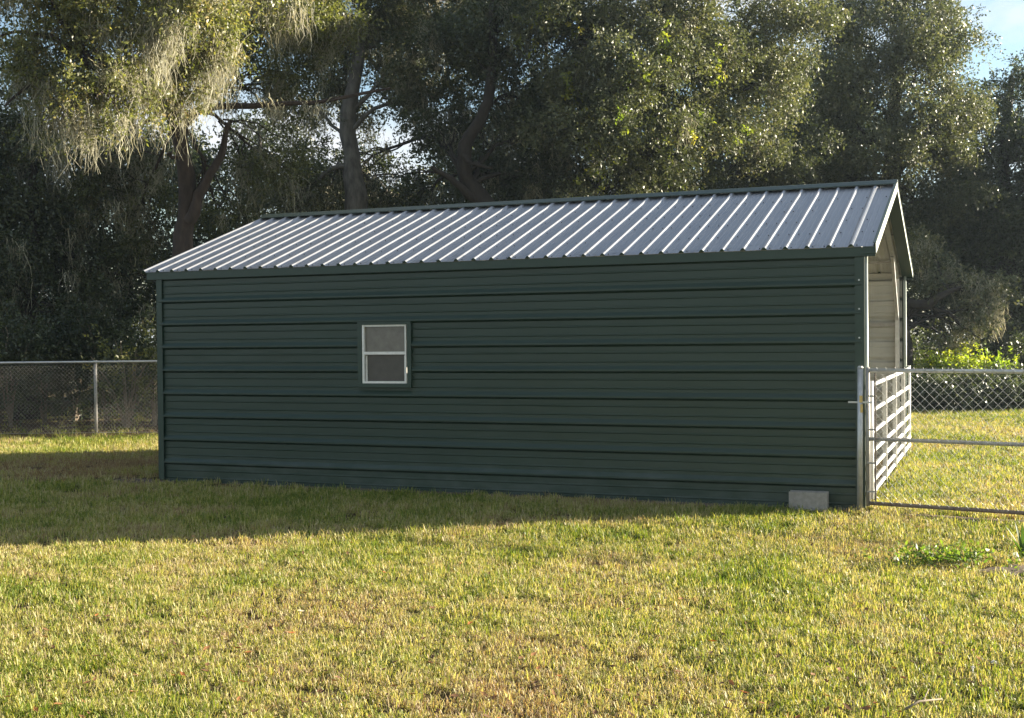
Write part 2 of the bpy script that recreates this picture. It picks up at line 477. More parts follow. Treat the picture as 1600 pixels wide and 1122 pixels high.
# window opening on the front wall, from its corners in the picture
def wall_uv(px, py):
    d = ray(px, py); n = Vector(V_)
    t = (Vector((X0, Y0, 0)) - Vector((0, 0, CAM_H))).dot(n) / d.dot(n)
    p = Vector((0, 0, CAM_H)) + d * t
    q = p - Vector((X0, Y0, 0))
    return q.dot(Vector(U)), p.z
wu0, wz1 = wall_uv(566, 506.5)
wu1, wz0 = wall_uv(640, 599.5)
wz0, wz1 = wall_uv(603, 599.5)[1], wall_uv(603, 507)[1]

def front(x, s, h): return (x, -h, s)
def back(x, s, h): return (x, W + h, s)
def left(x, s, h): return (-LL - h, x, s)
LAPS = [-0.045, RIB0 - 6 * FT - 0.008, RIB0 - 3 * FT - 0.008, EH - 0.03]
for i in range(3):
    z0, z1 = LAPS[i], LAPS[i + 1] + (0.03 if i < 2 else 0)
    hole = [(wz0, wz1, wu0, wu1)]
    ex = [z for z in (wz0, wz1) if z0 < z < z1]
    off = -0.003 * i
    sheet(wall_profile(z0, z1, ex), -LL + 0.01, -0.01, hole, place=lambda x, s, h, o=off: (x, -h + o, s)).build("wall_panel", [M["green"], M["inner"]], shed)
    sheet(wall_profile(z0, z1), -LL + 0.01, -0.01, place=lambda x, s, h, o=off: (x, W + h - o, s)).build("rear_panel", [M["green"], M["inner"]], shed)
    sheet(wall_profile(z0, z1), 0.01, W - 0.01, place=lambda x, s, h, o=off: (-LL - h + o, x, s)).build("end_panel", [M["green"], M["inner"]], shed)
g = MB()      # closed gable over the far end panels
zt = EH - 0.03
g.add([(-LL - 0.004, 0.0, zt), (-LL - 0.004, W, zt), (-LL - 0.004, W / 2, EH + RISE - 0.04)], [(0, 1, 2)], 0)
g.add([(-LL - 0.002, 0.0, zt), (-LL - 0.002, W, zt), (-LL - 0.002, W / 2, EH + RISE - 0.04)], [(2, 1, 0)], 1)
g.build("gable_panel", [M["green"], M["inner"]], shed)

# corner trims, an L of folded sheet standing proud of the ribs
def corner_trim(u, v, su, sv, wdt=0.085, h=EH - 0.05):
    b = MB()
    b.box((u - su * (wdt / 2 - 0.03), v + sv * 0.030, h / 2 + 0.01), (wdt, 0.006, h))
    b.box((u + su * 0.030, v - sv * (wdt / 2 - 0.034), h / 2 + 0.01), (0.006, wdt, h))
    return b
corner_trim(-0.016, 0.0, 1, -1, 0.095).build("corner_trim", M["trim_green"], shed)
corner_trim(-LL, 0.0, -1, -1).build("corner_trim", M["trim_green"], shed)
corner_trim(-LL, W, -1, 1).build("corner_trim", M["trim_green"], shed)
corner_trim(-0.016, W, 1, 1).build("corner_trim", M["trim_green"], shed)

# screws down the corner trims
b = MB()
for k in range(9):
    z = RIB0 - k * FT + 0.04
    b.tube([(-0.035, -0.033, z), (-0.035, -0.041, z)], 0.010, 6, 0)
o = b.build("trim_screws", M["screw_light"], shed); o["kind"] = "stuff"

# roof: folded panels three feet wide, ribs nine inches apart
PITCH_A = math.atan2(RISE, W / 2 + OV)
SL = math.hypot(RISE, W / 2 + OV)
RS = 0.2286
UL = RU - 41 * RS
def roof_profile(w, nrib):
    st = []
    for k in range(nrib):
        c = k * RS
        st += [(c - 0.034, 0.0), (c - 0.010, 0.030), (c + 0.010, 0.030), (c + 0.034, 0.0)]
        for q in (0.085, 0.145):
            if c + q < w: st += [(c + q - 0.008, 0), (c + q, 0.004), (c + q + 0.008, 0)]
    st.append((w - 0.036, 0.0))
    return [p for p in st if p[0] <= w]
def roof_panel_mesh(w, nrib):
    st = roof_profile(w, nrib)
    b = MB(); t = 0.002; n = 7
    rs = np.random.default_rng(5)
    for (s0, h0), (s1, h1) in zip(st[:-1], st[1:]):
        b.add([(s0, 0, h0), (s1, 0, h1), (s1, SL, h1), (s0, SL, h0)], [(0, 1, 2, 3)], 0)
        b.add([(s0, 0, h0 - t), (s1, 0, h1 - t), (s1, SL, h1 - t), (s0, SL, h0 - t)], [(3, 2, 1, 0)], 1)
        b.add([(s0, 0, h0), (s0, 0, h0 - t), (s1, 0, h1 - t), (s1, 0, h1)], [(0, 1, 2, 3)], 0)
    # rib end closures at the eave
    for k in range(nrib):
        c = k * RS
        b.add([(c - 0.034, 0.0, 0), (c + 0.034, 0.0, 0), (c + 0.010, 0.0, 0.030), (c - 0.010, 0.0, 0.030)], [(0, 1, 2, 3)], 2)
    me = b.mesh("roof_panel")
    for m in (M["roof"], M["inner"], M["trim_green"]): me.materials.append(m)
    return me
pan4, pan_last = roof_panel_mesh(4 * RS, 4), roof_panel_mesh(RS + 0.03, 1)
rr = random.Random(3)
for side in (0, 1):
    for k in range(11):
        me = pan4 if k < 10 else pan_last
        u = UL + k * 4 * RS
        z = EH - 0.03 + rr.uniform(-0.0015, 0.0015)
        if side == 0:
            link_mesh("roof_panel", me, [], shed, loc=(u, -OV, z), rot=(PITCH_A + rr.uniform(-0.0006, 0.0006), 0, 0))
        else:
            ue = u + (4 * RS if k < 10 else RS) 
            link_mesh("roof_panel", me, [], shed, loc=(ue - 0.0, W + OV, z - 0.002), rot=(PITCH_A, 0, math.pi))
# roof screws
b = MB(); rs = np.random.default_rng(9)
for row in np.linspace(0.05, SL - 0.14, 6):
    for k in range(41):
        for q in (0.055, 0.175):
            if rs.random() < (0.6 if q > 0.1 else 0.25): continue
            u = UL + k * RS + q
            y = -OV + row * math.cos(PITCH_A); z = EH - 0.03 + row * math.sin(PITCH_A)
            b.tube([(u, y + 0.001, z), (u, y - 0.004, z + 0.011)], 0.0065, 5, 0, smooth=False)
o = b.build("roof_screws", M["screw"], shed); o["kind"] = "stuff"

# ridge cap, eave trims, rake trims
rz = EH - 0.03 + RISE
b = MB()
cw, cs = 0.15, math.tan(PITCH_A)
prof = [(-cw, -cw * cs + 0.036), (-cw, -cw * cs + 0.046), (-0.035, 0.052), (0, 0.060), (0.035, 0.052), (cw, -cw * cs + 0.046), (cw, -cw * cs + 0.036), (0.03, 0.036), (-0.03, 0.036)]
vs = [(UL - 0.005, W / 2 + y, rz + z) for y, z in prof] + [(RU + 0.03, W / 2 + y, rz + z) for y, z in prof]
n = len(prof)
b.add(vs, [tuple(range(n))] + [tuple(range(n, 2 * n))[::-1]] + [(i, i + n, (i + 1) % n + n, (i + 1) % n) for i in range(n)], 0)
b.build("ridge_cap", M["trim_green"], shed)
for v, s in ((-OV, -1), (W + OV, 1)):
    b = MB()
    u0, u1 = UL + 0.04, RU + 0.018
    b.box(((u0 + u1) / 2, v + s * -0.012, EH - 0.082), (u1 - u0, 0.004, 0.098))
    b.box(((u0 + u1) / 2, v - s * 0.035, EH - 0.130), (u1 - u0, 0.050, 0.004))
    b.build("eave_trim", M["trim_green"], shed)
def rake(v0, v1, sgn):
    b = MB()
    a = Vector((RU + 0.024, v0, EH - 0.055)); c = Vector((RU + 0.024, v1, EH - 0.055 + RISE))
    b.bar(a, c, 0.006, 0.105, 1)                         # outer face, its sunlit brightness put into a pale colour
    up = Vector((0, -math.sin(PITCH_A) * sgn, math.cos(PITCH_A)))
    b.bar(a + Vector((-0.012, 0, 0)) + up * 0.062, c + Vector((-0.012, 0, 0)) + up * 0.062, 0.03, 0.006)
    b.bar(a + Vector((-0.075, 0, 0)) - up * 0.052, c + Vector((-0.075, 0, 0)) - up * 0.052, 0.155, 0.006)   # soffit return
    return b
rake(-OV - 0.012, W / 2, 1).build("rake_trim", [M["trim_green"], M["edge_trim"]], shed)
rake(W + OV + 0.012, W / 2, -1).build("rake_trim", [M["trim_green"], M["edge_trim"]], shed)

# galvanized edge bead down the open end of both side walls
for v in (0.005, W - 0.005):
    b = MB(); b.tube([(0.036, v, 0.03), (0.036, v, EH - 0.06)], 0.017, 10); b.build("edge_bead", M["edge_trim"], shed)
# steel frame: posts, rafters, knee braces every five feet, base rails, purlins
fr = [-0.075 - k * (LL - 0.14) / 6 for k in range(7)]
tube = 0.0635
for k, u in enumerate(fr):
    for v, s in ((0.045, 1), (W - 0.045, -1)):
        b = MB(); b.box((u, v, (EH - 0.10) / 2 + 0.03), (tube, tube, EH - 0.16)); b.build("post", M["galv"], shed)
        b = MB(); b.bar((u, v, EH - 0.10), (u, W / 2, EH - 0.10 + (W / 2 - 0.045) * math.tan(PITCH_A)), tube, tube); b.build("rafter", M["galv"], shed)
        if k in (0, 1, 3, 5, 6):
            b = MB(); b.bar((u, v + s * 0.02, 2.08), (u, v + s * 0.88, EH - 0.13 + 0.88 * math.tan(PITCH_A)), 0.045, 0.045, up=(1, 0, 0)); b.build("knee_brace", M["galv"], shed)
for v in (0.045, W - 0.045):
    b = MB(); b.box((-LL / 2, v, 0.02), (LL - 0.1, 0.06, 0.06)); b.build("base_rail", M["galv_old"], shed)
for v in np.linspace(0.5, W - 0.5, 6):
    zz = EH - 0.062 + min(v, W - v) * math.tan(PITCH_A)
    b = MB(); b.box((-LL / 2 + 0.03, v, zz), (LL - 0.1, 0.05, 0.028)); b.build("purlin", M["galv_old"], shed)
for z in (1.0, 2.0):
    b = MB(); b.box((-LL / 2, W - 0.03, z), (LL - 0.2, 0.03, 0.05)); b.build("girt", M["galv_old"], shed)

# window
win = empty("window", (0, 0, 0)); win.parent = shed
wc, wzc, ww, wh = (wu0 + wu1) / 2, (wz0 + wz1) / 2, wu1 - wu0, wz1 - wz0
b = MB()
tw = 0.055
for du, dz, sx, sz in ((-(ww + tw) / 2 + 0.01, 0, tw, wh + 0.02), ((ww + tw) / 2 - 0.01, 0, tw, wh + 0.02)):
    b.box((wc + du, -0.033, wzc + dz), (sx, 0.024, sz))
b.box((wc, -0.036, wz1 + 0.014), (ww + 2 * tw - 0.02, 0.030, 0.036))
b.box((wc, -0.037, wz0 - 0.020), (ww + 2 * tw - 0.02, 0.034, 0.050))
b.build("window_trim", M["trim_green"], win)
b = MB(); fw = 0.026
b.box((wc - ww / 2 + fw / 2 + 0.018, -0.018, wzc), (fw, 0.05, wh - 0.005))
b.box((wc + ww / 2 - fw / 2 - 0.018, -0.018, wzc), (fw * 0.7, 0.05, wh - 0.005))
b.box((wc, -0.018, wz1 - fw / 2 + 0.001), (ww - 0.09, 0.05, fw))
b.box((wc, -0.020, wz0 + fw / 2 + 0.004), (ww - 0.09, 0.055, fw))
b.build("frame", M["alu"], win)
mid = wzc + 0.012
b = MB(); b.box((wc, -0.024, mid), (ww - 0.085, 0.04, 0.034)); b.build("meeting_rail", M["alu"], win)
b = MB()
b.box((wc - ww / 2 + 0.062, -0.006, (mid + wz0) / 2), (0.014, 0.02, mid - wz0 - 0.06))
b.build("sash_stile", M["alu"], win)
b = MB()
b.box((wc + ww / 2 - 0.054, -0.006, (mid + wz0) / 2), (0.014, 0.02, mid - wz0 - 0.06))
b.build("sash_stile", M["alu"], win)
b = MB(); b.box((wc, -0.004, (mid + wz1) / 2), (ww - 0.07, 0.005, wz1 - mid - 0.04)); b.build("pane", M["dusty_reflection_glass"], win)
b = MB(); b.box((wc, 0.004, (mid + wz0) / 2), (ww - 0.07, 0.005, mid - wz0 - 0.04)); b.build("pane", M["screen_glass"], win)

# ------------------------------------------------------------------ concrete block against the wall
blk = empty("concrete_block", tuple(shed_pt(-0.55, -0.16, -0.015)), -TH + 0.03)
tag(blk, "grey concrete block lying on the grass against the shed wall", "concrete block")
b = MB()
Lb, Hb, Db = 0.40, 0.195, 0.15
b.box((0, -Db / 2 + 0.017, Hb / 2), (Lb, 0.034, Hb)); b.build("face_shell", M["concrete"], blk)
b = MB(); b.box((0, Db / 2 - 0.017, Hb / 2), (Lb, 0.034, Hb)); b.build("face_shell", M["concrete"], blk)
for x in (-Lb / 2 + 0.035, 0, Lb / 2 - 0.035):
    b = MB(); b.box((x, 0, Hb / 2 - 0.002), (0.03, Db - 0.07, Hb - 0.006)); b.build("web", M["concrete"], blk)

# ------------------------------------------------------------------ chain link
def chain_link(width, z0, z1, p, wire, parent, origin, direc, mat, name="wire_mesh", k=5, barb=0.02):
    d = p / 2
    nrow = int(round((z1 - z0) / d)); dz = (z1 - z0) / nrow
    nx = int(width / d)
    direc = np.array(direc, float); nrm = np.array([-direc[1], direc[0], 0])
    VV, FF, base = [], [], 0
    for c in range(nx):
        pts = []
        for r in range(nrow + 1):
            q = (r + c) % 2
            x = (c + q) * d
            off = wire * 0.55 * (1 if (q == 1) else -1)
            pts.append(origin + direc * x + nrm * off + np.array([0, 0, z0 + r * dz]))
        # twisted barb above the selvage
        last = pts[-1]
        pts.append(last + np.array([0, 0, barb]) + direc * (d * 0.35) * (-1 if (nrow + c) % 2 else 1))
        v, f = tube_np(np.array(pts), np.full(len(pts), wire / 2), k)
        VV.append(v); FF.append(f + base); base += len(v)
    me = np_mesh(name, np.concatenate(VV), np.concatenate(FF), smooth=True)
    o = link_mesh(name, me, mat, parent); o["kind"] = "stuff"
    return o

# fence left of and behind the shed
fa = ground_at(-160, 676); fb = ground_at(150, 679)
FY = float(fb[1])
fence = empty("chain_link_fence", (0, 0, 0))
tag(fence, "long chain link fence on steel posts in front of the shaded trees", "fence")
fdir = np.array([1.0, 0.0, 0.0])
FX0, FX1 = -13.5, -1.5
FT_Z = 1.82 - (566 - 538.5) / F_PX * FY
b = MB(); b.tube([(FX0, FY, FT_Z), (FX1, FY, FT_Z)], 0.022, 8); b.build("top_rail", M["galv"], fence)
b = MB(); b.tube([(FX0, FY - 0.03, 0.04), (FX1, FY - 0.03, 0.04)], 0.004, 5); b.build("tension_wire", M["galv_old"], fence)
x = fb[0] - 3.05
while x < FX1:
    b = MB(); b.tube([(x, FY + 0.02, -0.1), (x, FY + 0.02, FT_Z - 0.005)], 0.032, 10); 
    b.tube([(x, FY + 0.02, FT_Z - 0.03), (x, FY + 0.02, FT_Z + 0.032)], 0.036, 10)
    b.build("post", M["galv_old"], fence)
    x += 3.05
chain_link(FX1 - FX0, 0.03, FT_Z - 0.02, 0.082, 0.0042, fence, np.array([FX0, FY - 0.035, 0.0]), fdir, M["galv_old"], k=4)

# gate post beside the shed corner, chain link gate and the white tube gate
gp = shed_pt(-0.02, -0.10)
gp = np.array(ground_at(1343.5, 797)); 
pst = empty("gate_post", (gp[0], gp[1], 0)); tag(pst, "round galvanized steel gate post standing against the shed corner", "gate post")
b = MB(); b.tube([(0, 0, -0.15), (0.012, 0, 1.50)], 0.031, 14); b.build("pipe", M["galv"], pst)
b = MB(); b.tube([(0.012, 0, 1.49), (0.012, 0, 1.515)], [0.034, 0.022], 14); b.build("cap", M["galv"], pst)

GD = math.radians(-31)
gate = empty("chain_link_gate", (gp[0] + 0.085, gp[1] - 0.01, 0), GD)
tag(gate, "chain link gate in a galvanized pipe frame, opposite the white tube gate", "gate")
GW, GZ0, GZ1, GZM = 3.3, 0.075, 1.47, 0.75
gr = 0.021
b = MB(); b.tube([(0, 0, GZ0 - 0.03), (0, 0, GZ1 + 0.03)], gr * 1.1, 10); b.build("upright", M["galv_old"], gate)
b = MB(); b.tube([(GW, 0, GZ0 - 0.03), (GW, 0, GZ1 + 0.03)], gr * 1.1, 10); b.build("upright", M["galv_old"], gate)
for z, m in ((GZ0, M["rust"]), (GZM, M["galv_old"]), (GZ1, M["galv"])):
    b = MB(); b.tube([(0.02, 0, z), (GW * 0.5, 0, z - 0.008), (GW, 0, z)], gr, 10); b.build("rail", m, gate)
b = MB(); b.box((0.085, -0.03, (GZ0 + GZ1) / 2), (0.016, 0.005, GZ1 - GZ0 - 0.05)); b.build("tension_bar", M["rust"], gate)
for z in (0.2, 0.5, 0.85, 1.2):
    b = MB(); b.box((0.045, -0.028, z), (0.10, 0.008, 0.018)); b.build("tension_band", M["galv_old"], gate)
chain_link(GW - 0.1, GZ0 + 0.01, GZ1 - 0.005, 0.094, 0.0050, gate, np.array([0.07, -0.03, 0.0]), (1, 0, 0), M["galv"], barb=0.035)
# fork latch with padlock
lt = MB(); lt.bar((-0.19, -0.045, 1.135), (0.06, -0.045, 1.135), 0.02, 0.02); lt.build("latch_bar", M["galv"], gate)
lt = MB(); lt.box((-0.055, -0.05, 1.17), (0.03, 0.025, 0.07)); lt.box((-0.05, -0.05, 1.07), (0.026, 0.02, 0.085)); lt.build("latch_fork", M["brass"], gate)

tg = empty("tube_gate", (X0, Y0, 0.0), -TH)
tag(tg, "white seven bar tube gate swung across the open end of the shed", "gate")
zs = [1.31, 1.04, 0.81, 0.605, 0.44, 0.29, 0.17]
u_g = 0.085; va, vb = -0.02, W + 0.02
for z in zs:
    b = MB()
    pts = [(u_g, va, z), (u_g, (va + vb) / 2, z + 0.012), (u_g, vb, z + 0.03)]
    b.tube(pts, 0.0245, 10); b.build("bar", M["white_tube"], tg)
for v, dz in ((va, 0.0), (vb, 0.03)):
    b = MB(); b.tube([(u_g, v, zs[-1] - 0.06 + dz), (u_g, v, zs[0] + 0.045 + dz)], 0.022, 10); b.build("upright", M["white_tube"], tg)
for v in np.linspace(va, vb, 5)[1:-1]:
    b = MB(); b.box((u_g + 0.012, v, (zs[0] + zs[-1]) / 2 + 0.012), (0.05, 0.035, zs[0] - zs[-1] + 0.05)); b.build("stay", M["galv"], tg)

# ------------------------------------------------------------------ trees
def norm(a): return a / (np.linalg.norm(a, axis=-1, keepdims=True) + 1e-9)

def leaves(C, O, r, per, size, tw_len, droop=0.35, tint0=0.5, tvar=0.25):
    """C clump centres, O outward directions; every clump is a handful of leafy twigs"""
    n = len(C); tw = max(1, per // 10); lp = 10
    D = norm(O[:, None, :] * 0.7 + r.standard_normal((n, tw, 3)) * 0.75 + np.array([0, 0, -droop]))
    st = C[:, None, :] + r.standard_normal((n, tw, 3)) * tw_len * 0.32
    t = np.linspace(0.1, 1, lp)[None, None, :, None]
    ln = tw_len * r.uniform(0.6, 1.25, (n, tw, 1, 1))
    P = st[:, :, None, :] + D[:, :, None, :] * t * ln + np.array([0, 0, -1.0]) * (t * t) * ln * droop * 0.6
    P = P + r.standard_normal((n, tw, lp, 3)) * 0.03
    L = norm(D[:, :, None, :] * 0.6 + r.standard_normal((n, tw, lp, 3)) * 0.7 + np.array([0, 0, -0.25]))
    Wd = norm(np.cross(L, r.standard_normal((n, tw, lp, 3)) + np.array([0, 0, 0.8])))
    s = size * r.uniform(0.65, 1.25, (n, tw, lp, 1))
    Nn = np.cross(L, Wd)
    base, tip = P, P + L * s - Nn * s * 0.12
    mid = P + L * s * 0.5
    w = s * 0.24
    a, b = mid + Wd * w + Nn * s * 0.06, mid - Wd * w + Nn * s * 0.06
    Vv = np.stack([base, a, tip, b], -2).reshape(-1, 3)
    m = n * tw * lp
    Fq = np.arange(m * 4).reshape(m, 4)
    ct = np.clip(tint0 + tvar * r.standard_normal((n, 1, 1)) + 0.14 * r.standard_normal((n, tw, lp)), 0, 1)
    tint = np.repeat(ct.reshape(-1), 4)
    return Vv, Fq, tint

def lobe_points(c, rad, r, n, shell=0.55):
    """points of one bough: leaf masses gathered into separate sprays on its surface, with hollows between"""
    rx, ry, rz = rad if np.ndim(rad) else (rad, rad, rad * 0.85)
    rm = max(rx, ry, rz)
    k = max(4, int(7 + 5 * rm))
    S = norm(r.standard_normal((k, 3))); S[:, 2] = S[:, 2] * 0.9 + 0.1
    rs_ = r.uniform(0.5, 1.05, k)
    sr = r.uniform(0.20, 0.40, k) * (0.75 + 0.25 / max(rm, 0.5))
    wgt = sr ** 2; j = r.choice(k, n, p=wgt / wgt.sum())
    D = norm(r.standard_normal((n, 3)) + S[j] * 0.35 + np.array([0, 0, 0.25]))
    q = r.random(n) ** 0.55
    P = S[j] * rs_[j][:, None] + D * (sr[j] * q)[:, None] * np.array([1.15, 1.15, 0.8])
    return c + P * np.array([rx, ry, rz]), D

def moss_strands(P, r, n_str, length, mat_w=0.0105):
    """hanging bundles below the points P: each strand a thin tapering ribbon with kinks"""
    VV, n = [], len(P)
    S = 6
    tot = n * n_str
    ln = np.repeat(length * (0.22 + 1.15 * r.random(n) ** 2.2), n_str) * r.uniform(0.25, 1.0, tot)
    sp = np.repeat(r.uniform(0.05, 0.22, n), n_str)
    st = np.repeat(P, n_str, 0) + r.standard_normal((tot, 3)) * sp[:, None] * np.array([1, 1, 0.5])
    an = r.uniform(0, np.pi, tot)
    wdir = np.stack([np.cos(an), np.sin(an), np.zeros(tot)], -1)
    t = np.linspace(0, 1, S)
    walk = np.cumsum(r.standard_normal((tot, S, 3)) * 0.075 * np.array([1, 1, 0.2]), 1) * np.sqrt(ln)[:, None, None]
    # bundles draw together towards their tips
    cen = np.repeat(P, n_str, 0)
    pul = (cen - st) * np.array([1, 1, 0])
    Q = st[:, None, :] + pul[:, None, :] * (t * 0.6)[None, :, None] + walk + np.array([0, 0, -1.0]) * (t[None, :, None] * ln[:, None, None])
    w = mat_w * (1 - 0.75 * t)[None, :, None] * r.uniform(0.5, 1.4, (tot, 1, 1))
    A = Q + wdir[:, None, :] * w; B = Q - wdir[:, None, :] * w
    Vv = np.stack([A, B], 2).reshape(-1, 3)
    i = (np.arange(tot)[:, None] * S + np.arange(S - 1)[None, :]) * 2
    Fq = np.stack([i, i + 1, i + 3, i + 2], -1).reshape(-1, 4)
    tint = np.repeat(np.clip(0.55 + 0.25 * r.standard_normal(tot), 0, 1), S * 2)
    return Vv, Fq, tint

def bez(a, b, c, d, n):
    t = np.linspace(0, 1, n)[:, None]
    return (1 - t) ** 3 * a + 3 * t * (1 - t) ** 2 * b + 3 * t * t * (1 - t) * c + t ** 3 * d

def wander(P, r, amp):
    n = len(P)
    w = np.cumsum(r.standard_normal((n, 3)), 0); w -= np.linspace(0, 1, n)[:, None] * w[-1]
    return P + w * amp

ALLTRI = [0]
def make_tree(name, label, base, trunk, lobes, seed, bark="bark", leaf="oak_leaf", dens=1.0, lsize=0.105, per=50,
              tint=0.45, moss=0, moss_len=1.0, moss_lobes=None, group=None, extra_limbs=(), vine=0, tw_len=0.42, cat="tree", twigs=7, min_limb=0.0, jmin=4):
    r = np.random.default_rng(seed)
    root = empty(name, tuple(base)); tag(root, label, cat, group)
    base = np.asarray(base, float)
    T = np.array([p[:3] for p in trunk], float); TR = np.array([p[3] for p in trunk], float)
    # smooth trunk
    tt = np.linspace(0, 1, len(T)); t2 = np.linspace(0, 1, 14)
    Ts = np.stack([np.interp(t2, tt, T[:, k]) for k in range(3)], -1); Rs = np.interp(t2, tt, TR)
    Ts = wander(Ts, r, 0.04); Rs = Rs * (1 + 0.08 * r.standard_normal(14)); Rs[0] *= 1.45; Rs[1] *= 1.12
    VV, FF, nb = [], [], 0
    def put(P, R, k):
        nonlocal nb
        v, f = tube_np(P - base, R, k); VV.append(v); FF.append(f + nb); nb += len(v)
    put(Ts, Rs, 12)
    LV, LF, LT, nl = [], [], [], 0
    clump_all, br_all = [], []
    for li, lb in enumerate(lobes):
        c = np.array(lb[0], float); rad = lb[1]
        rm = float(np.max(rad))
        # limb from the trunk to the lobe
        zz = c[2] - 0.55 * np.linalg.norm((c - Ts.mean(0))[:2]) - 0.3
        j = int(np.clip(np.searchsorted(Ts[:, 2], zz), jmin, 12))
        a = Ts[j]; Lh = np.linalg.norm(c - a)
        out = norm((c - a) * np.array([1, 1, 0.2]))
        P = bez(a, a + np.array([0, 0, 0.30 * Lh]) + out * 0.22 * Lh, c - out * 0.30 * Lh + np.array([0, 0, 0.10 * Lh]), c, 10)
        P = wander(P, r, 0.035 * Lh ** 0.5)
        r0 = max(Rs[j] * 0.42, min_limb) * (0.7 + 0.06 * rm)
        put(P, np.linspace(r0, max(0.02, r0 * 0.3), 10), 7)
        n = int(dens * 62 * rm * rm)
        C, D = lobe_points(c, rad, r, max(n, 6))
        clump_all.append(C)
        for _ in range(int(twigs + 2 * rm)):
            k = r.integers(5, 10); s = P[k]; e = C[r.integers(len(C))]
            dd = np.linalg.norm(e - s)
            Q = wander(bez(s, s + (e - s) * 0.3 + np.array([0, 0, 0.15 * dd]), s + (e - s) * 0.75 + np.array([0, 0, 0.1 * dd]), e, 6), r, 0.04 * dd ** 0.5)
            put(Q, np.linspace(r0 * 0.28 + 0.008, 0.007, 6), 5)
            br_all.append(Q)
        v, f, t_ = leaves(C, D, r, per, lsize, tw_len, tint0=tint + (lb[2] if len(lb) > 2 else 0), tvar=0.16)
        LV.append(v); LF.append(f + nl); LT.append(t_); nl += len(v)
    for P, R0, R1 in extra_limbs:
        P = np.array(P, float); q = np.linspace(0, 1, len(P)); q2 = np.linspace(0, 1, 12)
        Pp = wander(np.stack([np.interp(q2, q, P[:, k]) for k in range(3)], -1), r, 0.03)
        put(Pp, np.linspace(R0, R1, 12), 8); br_all.append(Pp[5:])
    link_mesh("trunk", np_mesh("trunk", np.concatenate(VV), np.concatenate(FF), smooth=True), M[bark], root)
    V3 = np.concatenate(LV) - base
    o = link_mesh("crown", np_mesh("crown", V3, np.concatenate(LF), {"tint": np.concatenate(LT)}), M[leaf], root); o["kind"] = "stuff"
    ALLTRI[0] += nl // 2 + nb * 2
    if moss:
        src = np.concatenate([np.concatenate([clump_all[i] for i in (moss_lobes or range(len(lobes)))]),
                              np.concatenate(br_all) if br_all and not moss_lobes else np.zeros((0, 3))])
        P = src[r.integers(len(src), size=moss)]
        v, f, t_ = moss_strands(P, r, 38, moss_len)
        o = link_mesh("hanging_moss", np_mesh("hanging_moss", v - base, f, {"tint": t_}), M["moss"], root); o["kind"] = "stuff"
        ALLTRI[0] += len(f) * 2
    if vine:
        src = np.concatenate(clump_all)
        P0 = src[src[:, 1] < np.quantile(src[:, 1], 0.35)]
        P = P0[r.integers(len(P0), size=vine)]
        P = P + np.array([0, -0.35, 0.05])
        ch = [P + np.array([0, 0, -0.16]) * k + r.standard_normal(P.shape) * 0.09 for k in range(5)]
        C = np.concatenate(ch)
        v, f, t_ = leaves(C, norm(r.standard_normal(C.shape)), r, 10, 0.12, 0.16, tint0=0.5, tvar=0.3)
        o = link_mesh("yellow_vine", np_mesh("yellow_vine", v - base, f, {"tint": t_}), M["vine_leaf"], root); o["kind"] = "stuff"
    return root

def L(x, y, Y, r, dt=0.0): return (at(x, y, Y), r, dt)  # dt: sunlit boughs tinted lighter, shaded ones darker, light put into leaf colour

def trunk_px(pts):            # (x, y, Y, radius) picked from the photograph, at a depth set by where the tree stands
    return [(*at(x, y, Y), r) for x, y, Y, r in pts]
def base_px(x, Y): 
    p = at(x, 560, Y); return (p[0], p[1], -0.05)

